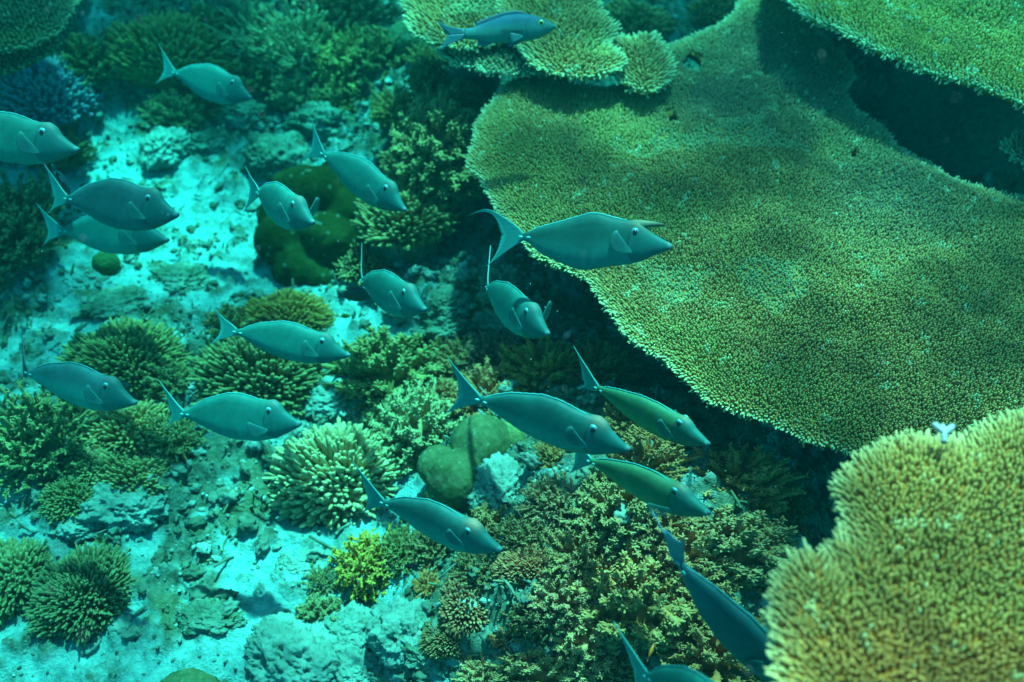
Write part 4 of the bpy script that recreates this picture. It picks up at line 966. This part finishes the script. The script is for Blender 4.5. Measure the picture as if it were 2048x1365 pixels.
def fish(snout, ped, dist, label, prof='plain', L=.37, body=(.010, .115, .092), belly=(.02, .20, .16), head=(.010, .095, .085), k=.72, bend=(0, 0), tail=(1.0, 1.0), curl=False, horn=0.0,
         depth=.90, far_fin=20, near_fin=11, near_drop=0, toward=1, name="unicornfish", patch=(.08, .12, .10), group="school of unicornfish", fin=(.02, .17, .15), lat=0, finup=0.0, edge=0.0):
    rS, rT = ray(*snout), ray(*ped)
    # snout and tail base on their rays so that the body has its true length
    S, T = CAM + rS * dist, CAM + rT * dist
    base = np.linalg.norm(S - T)
    if base < L:
        lo, hi = 0.0, L * 1.2
        for _ in range(40):
            mid = (lo + hi) / 2; s2, t2 = CAM + rS * (dist - toward * mid / 2), CAM + rT * (dist + toward * mid / 2)
            if np.linalg.norm(s2 - t2) < L: lo = mid
            else: hi = mid
        S, T = s2, t2
    else: L = base
    fwd = (S - T) / np.linalg.norm(S - T)
    up = np.array((0, k, 1.0)) + np.array((lat, 0, 0)); up = up - fwd * (up @ fwd); up /= np.linalg.norm(up)
    left = np.cross(up, fwd)
    M = Matrix(((fwd[0], left[0], up[0], T[0]), (fwd[1], left[1], up[1], T[1]), (fwd[2], left[2], up[2], T[2]), (0, 0, 0, 1)))
    twist = 0.0
    if edge == 'up':
        vv = (CAM - T) / np.linalg.norm(CAM - T); best = -9
        for th in np.linspace(-1.3, 1.3, 105):
            tdir = -math.cos(th) * fwd + math.sin(th) * left; nrm = math.sin(th) * fwd + math.cos(th) * left
            sc_ = tdir @ (_u * .95 - _r * .2)
            if sc_ > best: best, bth = sc_, th
        nrm = math.sin(bth) * fwd + math.cos(bth) * left
        twist = float(np.clip(math.atan((nrm @ vv) / (up @ vv + 1e-6)), -1.1, 1.1))
        bend = (bth * .35 / .5, bth * .75 / .12)
    elif edge:
        vv = CAM - T; th = math.atan2(-(left @ vv), (fwd @ vv))
        th = (th + math.pi / 2) % math.pi - math.pi / 2
        bend = (bend[0], float(np.clip(th * edge, -1.25, 1.25)) / .12)
    root = empty(name, (0, 0, 0)); root.matrix_world = M; root.scale = (L, L, L)
    tag(root, label, "fish", group)
    body, belly, head, patch, finc = map(np.array, (body, belly, head, patch, fin))
    pr = PROFILE[prof]
    sh = lambda V: bend_pts(np.asarray(V, float).reshape(-1, 3), *bend)
    # body
    u = np.concatenate([np.linspace(0, .7, 56), np.linspace(.71, .985, 36), [.993, .998, 1.0]]); na = 44
    tp = curve(pr['top'], u) * depth; bt = curve(pr['bot'], u) * depth; w = curve(WIDTH, u)
    if horn > 0: pass
    a = np.linspace(0, 2 * math.pi, na, endpoint=False)
    ca, sa = np.cos(a), np.sin(a)
    zc = (tp + bt) / 2; hh = (tp - bt) / 2
    V = np.stack([np.repeat(u[:, None], na, 1), w[:, None] * np.sign(sa)[None] * np.abs(sa)[None] ** .74, zc[:, None] + hh[:, None] * ca[None]], -1)
    V = V.reshape(-1, 3)
    x, z = V[:, 0], V[:, 2]
    hz = np.interp(x, u, bt); tz = np.interp(x, u, tp); rel = (z - hz) / (tz - hz + 1e-6)
    bw = smooth(.72, .12, rel)[:, None]; c = body[None] * (1 - bw) + belly[None] * bw
    mott = fbm(x * 9, z * 9, V[:, 1] * 3, 3, 1, int(snout[0]) % 50); c = c * (1 + .10 * mott[:, None] * 1.8)
    bars = .05 * np.sin(x * 90) * smooth(.5, .2, rel) * smooth(.05, .15, rel) * smooth(.75, .6, x); c = c * (1 + bars[:, None])
    gill = np.hypot((x - .90) * 1.0, (z - .0)) - .175
    ll = np.exp(-((z - (tz - .045 - .03 * x)) / .005) ** 2) * smooth(.05, .12, x) * smooth(.72, .66, x); c = c * (1 - .22 * ll[:, None])
    lv_ = .88 + .24 * ((snout[0] * 7 + snout[1] * 13) % 100) / 100; c = c * lv_
    hm_ = smooth(.01, -.02, gill) * smooth(.70, .74, x)
    c = c * (1 - hm_[:, None] * .8) + head[None] * hm_[:, None] * .8
    gl = np.exp(-(gill / .007) ** 2) * (x < .84) * smooth(.10, .04, z) * smooth(-.14, -.09, z)
    c = c * (1 - .55 * gl[:, None])
    pt = np.exp(-((x - .80) / .06) ** 2 - ((z - .165 * depth) / .045) ** 2); c = c * (1 - pt[:, None] * .8) + patch[None] * pt[:, None] * .8
    lp = smooth(.965, .985, x); c = c * (1 - .3 * lp[:, None]) + np.array((.2, .27, .3)) * .3 * lp[:, None]
    mo = np.exp(-((z + .012 - (1 - x) * .35 * -1) / .004) ** 2) * smooth(.945, .96, x); c = c * (1 - .6 * mo[:, None])
    mbody = MB()
    nu = len(u)
    capn = np.array([[1.002, 0, (tp[-1] + bt[-1]) / 2], [-.005, 0, 0]])
    jj = np.arange(na)
    caps = np.concatenate([np.stack([(nu - 1) * na + jj, (nu - 1) * na + (jj + 1) % na, np.full(na, nu * na)], 1), np.stack([(jj + 1) % na, jj, np.full(na, nu * na + 1)], 1)])
    mbody.add(sh(np.concatenate([V, capn])), grid_faces(nu, na, True), caps, np.concatenate([c, head[None], body[None]]))
    if horn > 0:
        K = 9; t = np.linspace(0, 1, K)
        x0, z0 = .69, .105 * depth
        P = np.stack([x0 + t * (.10 + horn), np.zeros(K), z0 + .045 * np.sin(np.minimum(t * 1.35, 1) * math.pi / 2) - .004 * t], 1)[None]
        rr = np.array((.036, .044, .042, .035, .027, .021, .017, .0135, .009))[None]
        cc = np.array([body, body * .7 + patch * .3, body * .3 + patch * .7, patch, patch * 1.1, patch, patch * .8, patch * .45, patch * .3])[None]
        hb = MB(); tubes(hb, P, rr, 12, cc)
        hv_ = hb.v[0]; hv_[:, 1] *= .75
        mbody.add(sh(hv_), hb.f4[0], hb.f3[0], hb.c[0])
    vl, fl = ico(3); mbody.add(sh(vl * np.array((.022, .015, .013)) + np.array((.985, 0, .004))), None, fl, np.tile(head * .7 + np.array((.05, .12, .13)) * .3, (len(vl), 1))); mbody.add(sh(vl * np.array((.018, .013, .010)) + np.array((.978, 0, -.013))), None, fl, np.tile(head * .6 + np.array((.08, .2, .21)) * .4, (len(vl), 1)))
    mbody.build("body", M_FISH, root)
    # tail fin
    tm = MB()
    lead, trail = (TAIL_CURL, TRAIL_CURL) if curl else (TAIL_T, TRAIL_T)
    parts_ = []
    for sgn, sc, ld_, tr_ in ((1, tail[0], lead, trail), (-1, tail[1], TAIL_T, TRAIL_T)):
        m_ = 22
        tt = np.linspace(0, 1, m_)
        def rs(p):
            p = np.array(p); q = np.linspace(0, 1, len(p)); xx, zz2 = np.interp(tt, q, p[:, 0]), np.interp(tt, q, p[:, 1])
            ke = np.array((.25, .5, .25))
            for _ in range(2):
                xx[1:-1] = np.convolve(xx, ke, 'valid'); zz2[1:-1] = np.convolve(zz2, ke, 'valid')
            return np.stack([xx, zz2], 1)
        l, r = rs(ld_), rs(tr_)
        q = np.linspace(0, 1, 9)
        Gx = l[:, None, 0] * (1 - q) + r[:, None, 0] * q; Gz = l[:, None, 1] * (1 - q) + r[:, None, 1] * q
        Gz = Gz + 0; ext = np.where(Gz > 0, 1 + (sc - 1) * smooth(.02, .12, Gz), 1)
        Gx = np.where(Gx < -.1, -.1 + (Gx + .1) * (1 + (sc - 1) * .7), Gx)
        G = np.stack([Gx, .004 * np.sin(Gz * 160 + Gx * 90) * 0 + 0 * Gx, sgn * Gz * ext], -1)
        rayl = 1 + .12 * np.sin(np.linspace(0, 1, m_)[:, None] * 60 + 0 * q)
        cc = finc[None, None] * rayl[..., None] * (1 + .5 * (q[None, :, None] > .85) + .25 * (q[None, :, None] < .1))
        th = .010 * (1 - .75 * q[None]) * (1 - .6 * tt[:, None]) + .002
        parts_.append((G, cc, np.broadcast_to(th, G.shape[:2])))
    G, cc, th = (np.concatenate([parts_[1][i_][:0:-1], parts_[0][i_]]) for i_ in range(3))
    if twist:
        w_ = twist * smooth(.02, -.10, G[:, :, 0]); y_, z_ = G[:, :, 1].copy(), G[:, :, 2].copy()
        G[:, :, 1] = y_ * np.cos(w_) + z_ * np.sin(w_); G[:, :, 2] = z_ * np.cos(w_) - y_ * np.sin(w_)
    Gb = sh(G.reshape(-1, 3)).reshape(G.shape)
    sheet(tm, Gb, th, np.ascontiguousarray(cc))
    tm.build("tail_fin", M_FIN, root)
    # dorsal and anal fins: low folded ribbons with a pale edge
    def ribbon(nm, x0, x1, h, prof_, sg):
        uu = np.linspace(x0, x1, 70); zz3 = curve(prof_, uu) * depth
        hh2 = h * np.minimum(1, np.minimum((uu - x0) / .06, (x1 - uu) / .10)).clip(.15, 1) * (1 + .10 * np.sin(uu * 130))
        q = np.linspace(0, 1, 4)
        G = np.stack([uu[:, None] - .3 * hh2[:, None] * q, 0 * uu[:, None] * q, zz3[:, None] - sg * .012 + sg * (hh2[:, None] + .012) * q], -1)
        cc = np.stack([finc * .6, finc * .7, finc * .9, np.array((.05, .28, .27)) if sg > 0 else finc * 1.2])[None].repeat(70, 0)
        mbx = MB(); Gb = sh(G.reshape(-1, 3)).reshape(G.shape)
        if sg < 0: Gb = Gb[:, ::-1]; cc = cc[:, ::-1]
        sheet(mbx, Gb, .0035, np.ascontiguousarray(cc)); mbx.build(nm, M_FIN, root)
    ribbon("dorsal_fin", .03, .70, .011 + finup, pr['top'], 1)
    ribbon("anal_fin", .06, .52, .012, pr['bot'], -1)
    # pectoral fins
    for sd, spread in ((-1, near_fin), (1, far_fin)):
        na2, nr2 = 15, 8
        q1 = np.linspace(-1, 1, na2); rr2 = np.linspace(0, 1, nr2)
        ln = .175 * (1 - .12 * (q1 + 1) - .16 * np.abs(q1) ** 3)
        an0 = R(168) + (R(near_drop) if sd < 0 else 0)
        an = an0 + q1 * R(26)
        bx, bz = .755, -.05 * depth
        yb = np.interp(bx, u, w) * .9
        ex = np.cos(an)[:, None] * ln[:, None] * rr2[None]; ez = np.sin(an)[:, None] * ln[:, None] * rr2[None] - .007 * q1[:, None]
        G = np.stack([bx + ex * math.cos(R(spread)), sd * (yb + np.abs(ex) * math.sin(R(spread)) + .003), bz + ez + .02 * rr2[None] ** 2], -1)
        if spread > 60: G[:, :, 2] += np.abs(ex) * .45
        rays_ = (1 + .18 * (np.arange(na2) % 2))[:, None, None]
        cc = np.array((.02, .115, .105))[None, None] * rays_ * (1 + 1.0 * np.exp(-(rr2[None] / .3) ** 2) + .6 * np.exp(-((q1[:, None] + 1) / .3) ** 2))[:, :, None] * np.ones((na2, nr2, 1))
        fm2 = MB(); sheet(fm2, sh(G.reshape(-1, 3)).reshape(G.shape), .004, cc); fm2.build("pectoral_fin", M_FINCLEAR, root)
    # eyes
    ex0, ez0 = (.765, .088 * depth + .004)
    yw = np.interp(ex0, u, w); relz = (ez0 - np.interp(ex0, u, zc)) / np.interp(ex0, u, hh)
    yw = yw * max(.2, 1 - relz ** 2) ** .37
    v1, f1 = ico(3)
    for sd in (-1, 1):
        ce = sh(np.array([[ex0, sd * (yw - .006), ez0]]))[0]
        q = v1 * np.array((.028, .011, .027))
        upz = v1[:, 2] + .25 * v1[:, 0]
        ec = np.where((upz > .70)[:, None], np.array((.09, .30, .31)), np.where((np.hypot(v1[:, 0], v1[:, 2]) > .80)[:, None], np.array((.03, .10, .11)), np.array((.07, .17, .15))))
        e = MB(); e.add(q + ce, None, f1, ec); eo = e.build("eye", M_EYE, root)
        pu = MB(); pu.add(v1 * np.array((.0155, .007, .0155)) + ce + np.array((.002, sd * .0075, -.003)), None, f1, np.tile(np.array((.008, .01, .012)), (len(v1), 1))); pu.build("pupil", M_EYE, eo)
    # pale keel spines on the tail base
    for sd in (-1, 1):
        for xk in (-.012, .045):
            ce = sh(np.array([[xk, sd * (np.interp(max(xk, 0), u, w) * .92), 0.0]]))[0]
            q = v1 * np.array((.017, .006, .008)); s_ = MB(); s_.add(q + ce, None, f1, np.tile(np.array((.08, .36, .35)), (len(v1), 1))); s_.build("tail_spine", M_FIN, root)
    # white flecks behind the gill
    return root

GREEN = dict(patch=(.24, .15, .09), body=(.032, .10, .048), belly=(.045, .16, .075))
fish((158, 300), (-110, 262), 2.95, "unicornfish cut off by the left edge under the bluish finger coral", L=.42)
fish((503, 196), (350, 146), 3.75, "topmost unicornfish, dim and blurred in front of the upper left corals", L=.35, tail=(1.15, .9), depth=1.05)
fish((357, 430), (135, 398), 2.95, "darkest large unicornfish of the upper left pair, swimming above a paler one", body=(.015, .07, .07), belly=(.03, .11, .105), L=.38, tail=(1.25, .7), depth=1.08, curl=False, edge=.2)
fish((337, 480), (125, 462), 3.35, "paler unicornfish half hidden beneath the darkest one on the left", L=.42, tail=(1.0, .7))
fish((628, 446), (500, 386), 2.75, "small unicornfish turning towards us in front of the tall dark green boulder", L=.37, far_fin=78, bend=(.5, 0), edge=-1.1, tail=(.9, 1.0), depth=.92)
fish((812, 421), (647, 309), 2.95, "unicornfish diving down to the right over the top of the dark green boulder", L=.37, tail=(1.05, .85), near_drop=15, far_fin=15)
fish((1343, 494), (1046, 474), 2.28, "unicornfish with a long horn gliding over the largest table coral", prof='horned', L=.37, curl=True, horn=.155, patch=(.13, .13, .08), tail=(1.0, 1.08), body=(.006, .068, .056), belly=(.03, .19, .16), k=.75, near_drop=-8)
fish((852, 620), (714, 562), 2.7, "small unicornfish with an edge on tail over the bright sand patch", L=.37, far_fin=78, bend=(.3, 0), edge=.8, fin=(.015, .10, .09), tail=(1.25, .5), depth=.92)
fish((1098, 669), (957, 576), 2.45, "steeply diving unicornfish with an upright tail in the dark centre gap", L=.37, far_fin=70, bend=(.5, 0), edge=.6, tail=(1.2, .6), depth=.90)
fish((700, 711), (473, 664), 2.75, "unicornfish swimming level between mustard yellow dome and dark green finger coral", L=.35, tail=(.85, .75))
fish((273, 806), (55, 746), 2.7, "dark tailed unicornfish near the left edge with its tail turned away", L=.36, edge=.85, tail=(1.3, .6), body=(.018, .085, .085), fin=(.015, .03, .035))
fish((602, 848), (368, 828), 2.62, "unicornfish just above the sandy channel with a tall narrow tail", L=.36, edge=.28, tail=(1.15, .7), depth=1.02, near_drop=25)
fish((1260, 899), (960, 799), 2.12, "longest unicornfish in the middle with a wide crescent tail above the two lobed boulder", L=.37, prof='plain', tail=(1.05, .95), body=(.008, .088, .074), patch=(.20, .13, .09), k=.45)
fish((1419, 889), (1192, 778), 2.45, "yellow green unicornfish beside the shaded rim of the largest table", L=.36, prof='slim', **GREEN, tail=(1.2, .5), k=.35, bend=(.15, -.5))
fish((1420, 1027), (1182, 922), 2.2, "olive green unicornfish below the longest one with a white pectoral fin spread", L=.36, prof='slim', **GREEN, tail=(.9, 1.0), k=.3, near_fin=45, near_drop=25, far_fin=72)
fish((1004, 1100), (768, 1005), 2.3, "lowest complete unicornfish, orange browed, above the bright yellow coral", L=.36, prof='plain', tail=(1.2, .9), body=(.022, .105, .09), k=.4, patch=(.42, .2, .12))
fish((1600, 1392), (1352, 1142), 1.88, "dark unicornfish seen from behind and above, heading under the nearest table rim", L=.36, prof='plain', body=(.012, .075, .08), belly=(.015, .09, .09), k=.0, edge='up', tail=(1.5, .5), toward=-1, lat=.2, depth=.84, fin=(.03, .12, .15))
fish((1545, 1490), (1296, 1352), 1.75, "unicornfish cut off by the bottom edge with only its tail showing", L=.36, tail=(1.15, .9), k=.3)

# the snapper at the top: its own profile, forked tail and yellow eye
def snapper(snout, ped, dist, label):
    S, T = along(*snout, dist), along(*ped, dist)
    L = np.linalg.norm(S - T); fwd = (S - T) / L
    up = np.array((0, .75, 1.0)); up -= fwd * (up @ fwd); up /= np.linalg.norm(up); left = np.cross(up, fwd)
    root = empty("snapper", (0, 0, 0)); root.matrix_world = Matrix(((fwd[0], left[0], up[0], T[0]), (fwd[1], left[1], up[1], T[1]), (fwd[2], left[2], up[2], T[2]), (0, 0, 0, 1))); root.scale = (L,) * 3
    tag(root, label, "fish")
    top = [(0, .055), (.1, .06), (.25, .105), (.45, .158), (.6, .165), (.75, .14), (.88, .085), (.96, .035), (1, .006)]
    bot = [(0, -.055), (.12, -.075), (.25, -.12), (.45, -.135), (.65, -.135), (.8, -.115), (.92, -.062), (.98, -.028), (1, -.006)]
    wid = [(0, .02), (.2, .045), (.45, .075), (.7, .08), (.88, .055), (.96, .03), (1, .006)]
    u = np.concatenate([np.linspace(0, .96, 70), [.975, .988, 1.0]]); na = 40; nu = len(u)
    tp, bt, w = curve(top, u), curve(bot, u), curve(wid, u)
    a = np.linspace(0, 2 * math.pi, na, endpoint=False)
    V = np.stack([np.repeat(u[:, None], na, 1), w[:, None] * np.sin(a)[None], ((tp + bt) / 2)[:, None] + ((tp - bt) / 2)[:, None] * np.cos(a)[None]], -1).reshape(-1, 3)
    x, z = V[:, 0], V[:, 2]
    back = smooth(-.01, .10, z)[:, None]
    c = np.array((.05, .16, .135)) * (1 - back) + np.array((.015, .085, .125)) * back
    st = np.exp(-((z - (-.022 - (x - .45) * .10)) / .014) ** 2) * smooth(.36, .44, x) * smooth(.66, .62, x)
    c = c * (1 - .9 * st[:, None]) + np.array((.02, .025, .03)) * .9 * st[:, None]
    g = np.hypot(x - .80, z + .01) - .135; gl = np.exp(-(g / .008) ** 2) * (x < .74); c = c * (1 - .3 * gl[:, None])
    jj = np.arange(na)
    caps = np.concatenate([np.stack([(nu - 1) * na + jj, (nu - 1) * na + (jj + 1) % na, np.full(na, nu * na)], 1), np.stack([(jj + 1) % na, jj, np.full(na, nu * na + 1)], 1)])
    b = MB(); b.add(np.concatenate([V, [[1.002, 0, 0], [-.01, 0, 0]]]), grid_faces(nu, na, True), caps, np.concatenate([c, c[-1:], c[:1]])); b.build("body", M_FISH, root)
    tm = MB()
    for sg in (1, -1):
        tt = np.linspace(0, 1, 14)
        lx = np.interp(tt, [0, .3, .7, 1], [.03, -.01, -.17, -.28]); lz = np.interp(tt, [0, .3, .7, 1], [0, .052, .09, .155])
        tx = np.interp(tt, [0, 1], [-.19, -.285]); tz = np.interp(tt, [0, 1], [0, .14])
        q = np.linspace(0, 1, 6)
        G = np.stack([lx[:, None] * (1 - q) + tx[:, None] * q, 0 * lx[:, None] * q, sg * (lz[:, None] * (1 - q) + tz[:, None] * q)], -1)
        if sg < 0: G = G[:, ::-1]
        sheet(tm, G, .008, np.tile(np.array((.03, .10, .11)), (14, 6, 1)))
    tm.build("tail_fin", M_FIN, root)
    def rib(nm, x0, x1, h, pf, sg, lean):
        uu = np.linspace(x0, x1, 40); zz = curve(pf, uu); q = np.linspace(0, 1, 4)
        hh = h * (np.minimum(1, np.minimum((uu - x0) / .03 + .3, (x1 - uu) / .08)).clip(.05, 1)) * (1 + .05 * np.sin(uu * 120))
        G = np.stack([uu[:, None] - lean * hh[:, None] * q, 0 * uu[:, None] * q, zz[:, None] - sg * .015 + sg * (hh[:, None] + .015) * q], -1)
        if sg < 0: G = G[:, ::-1]
        f_ = MB(); sheet(f_, G, .006, np.tile(np.array((.05, .09, .11)), (40, 4, 1))); f_.build(nm, M_FIN, root)
    rib("dorsal_fin", .14, .72, .035, top, 1, .8); rib("anal_fin", .14, .30, .04, bot, -1, .9); rib("pelvic_fin", .48, .62, .04, bot, -1, 1.2)
    v1, f1 = ico(3)
    for sd in (-1, 1):
        an = np.linspace(R(165), R(205), 9); rr = np.linspace(0, 1, 5)
        ex = np.cos(an)[:, None] * .17 * rr; ez = np.sin(an)[:, None] * .17 * rr
        yb = np.interp(.66, u, w)
        G = np.stack([.66 + ex, sd * (yb * .9 + np.abs(ex) * .10 + .003), -.085 + ez], -1)
        f_ = MB(); sheet(f_, G, .004, np.tile(np.array((.04, .14, .13)), (9, 5, 1))); f_.build("pectoral_fin", M_FIN, root)
        yw = np.interp(.84, u, w) * .86
        ce = np.array((.84, sd * (yw - .004), .042))
        rad = np.hypot(v1[:, 0], v1[:, 2])
        e = MB(); e.add(v1 * np.array((.036, .018, .034)) + ce, None, f1, np.where((rad > .85)[:, None], np.array((.10, .10, .02)), np.array((.42, .36, .03)))); eo = e.build("eye", M_EYE, root)
        pu = MB(); pu.add(v1 * np.array((.018, .009, .018)) + ce + np.array((0, sd * .0125, 0)), None, f1, np.tile(np.array((.01, .015, .02)), (len(v1), 1))); pu.build("pupil", M_EYE, eo)
snapper((1112, 53), (930, 68), 3.0, "blue grey snapper with yellow eye and short black side streak at the top")

def small_fish(name, px, py, dist, length, yaw, pitch, color, label, high=.55, tint=None):
    root = empty(name, along(px, py, dist)); root.rotation_euler = (0, pitch, yaw); root.scale = (length,) * 3
    tag(root, label, "fish")
    u = np.linspace(0, 1, 24); na = 20
    prof_ = high * .5 * np.sin(np.clip(u * .93 + .07, 0, 1) * math.pi) ** .75 + .03 * (1 - u); w = .12 * np.sin(np.clip(u * .95 + .05, 0, 1) * math.pi) ** .8 + .008
    a = np.linspace(0, 2 * math.pi, na, endpoint=False)
    V = np.stack([np.repeat(u[:, None] - .4, na, 1), w[:, None] * np.sin(a), prof_[:, None] * np.cos(a)], -1).reshape(-1, 3)
    b = MB(); b.add(np.concatenate([V, [[.605, 0, 0]]]), grid_faces(24, na, True), np.stack([23 * na + np.arange(na), 23 * na + (np.arange(na) + 1) % na, np.full(na, 24 * na)], 1), np.tile(np.array(color), (24 * na + 1, 1))); b.build("body", M_FISH, root)
    t = MB()
    for sg in (1, -1):
        tt = np.linspace(0, 1, 8); q = np.linspace(0, 1, 4)
        lx = -.36 - .30 * tt; lz = .03 + .17 * tt; tx = -.52 - .13 * tt; tz = .19 * tt
        G = np.stack([lx[:, None] * (1 - q) + tx[:, None] * q, 0 * lx[:, None] * q, sg * (lz[:, None] * (1 - q) + tz[:, None] * q)], -1)
        if sg < 0: G = G[:, ::-1]
        sheet(t, G, .02, np.tile(np.array(color) * 1.1, (8, 4, 1)))
    t.build("tail_fin", M_FIN, root)
    d = MB(); uu = np.linspace(.15, .8, 14); q = np.linspace(0, 1, 3)
    zz = np.interp(uu, u, prof_)
    G = np.stack([uu[:, None] - .4 - .10 * q, 0 * uu[:, None] * q, zz[:, None] - .03 + .13 * q], -1); sheet(d, G, .02, np.tile(np.array(color), (14, 3, 1))); d.build("dorsal_fin", M_FIN, root)
    v1, f1 = ico(2)
    for sd in (-1, 1):
        e = MB(); e.add(v1 * .035 + np.array((.42, sd * .07, .05)), None, f1, np.tile(np.array((.02, .02, .02)), (len(v1), 1))); e.build("eye", M_EYE, root)
small_fish("damselfish", 712, 590, 3.1, .10, .1, .1, (.035, .045, .045), "small black damselfish under the tail of the fish over the bright sand")
small_fish("damselfish", 122, 368, 3.4, .16, 2.2, .9, (.03, .045, .06), "dark damselfish behind the tail of the darkest unicornfish")
small_fish("reef_fish", 690, 633, 3.4, .035, .2, 0, (.14, .22, .02), "tiny green reef fish above the bright sand right of the mustard dome")
small_fish("reef_fish", 1302, 1304, 2.25, .035, 1.1, -.6, (.75, .16, .02), "tiny orange reef fish in the dark gap near the bottom")

# fine particles drifting in the water
r_ = np.random.default_rng(314); vg, fg = ico(1); n = 420
dd = r_.uniform(.7, 3.2, n); c_ = np.array([ray(a, b) for a, b in zip(r_.uniform(-500, 2550, n), r_.uniform(-300, 1700, n))]) * dd[:, None] + CAM
c_ = c_[c_[:, 2] > base_h(c_[:, 0], c_[:, 1]) + .15]; n = len(c_)
V = vg[None] * (1 + r_.uniform(-.4, .4, (n, len(vg), 1))) * r_.uniform(.0005, .0013, n)[:, None, None] + c_[:, None]
mb = MB(); mb.add(V.reshape(-1, 3), None, (fg[None] + (np.arange(n) * len(vg))[:, None, None]).reshape(-1, 3), np.tile(np.array((.5, .6, .55)), (n * len(vg), 1)))
tag(mb.build("suspended_particles", M_RUBBLE), kind="stuff")
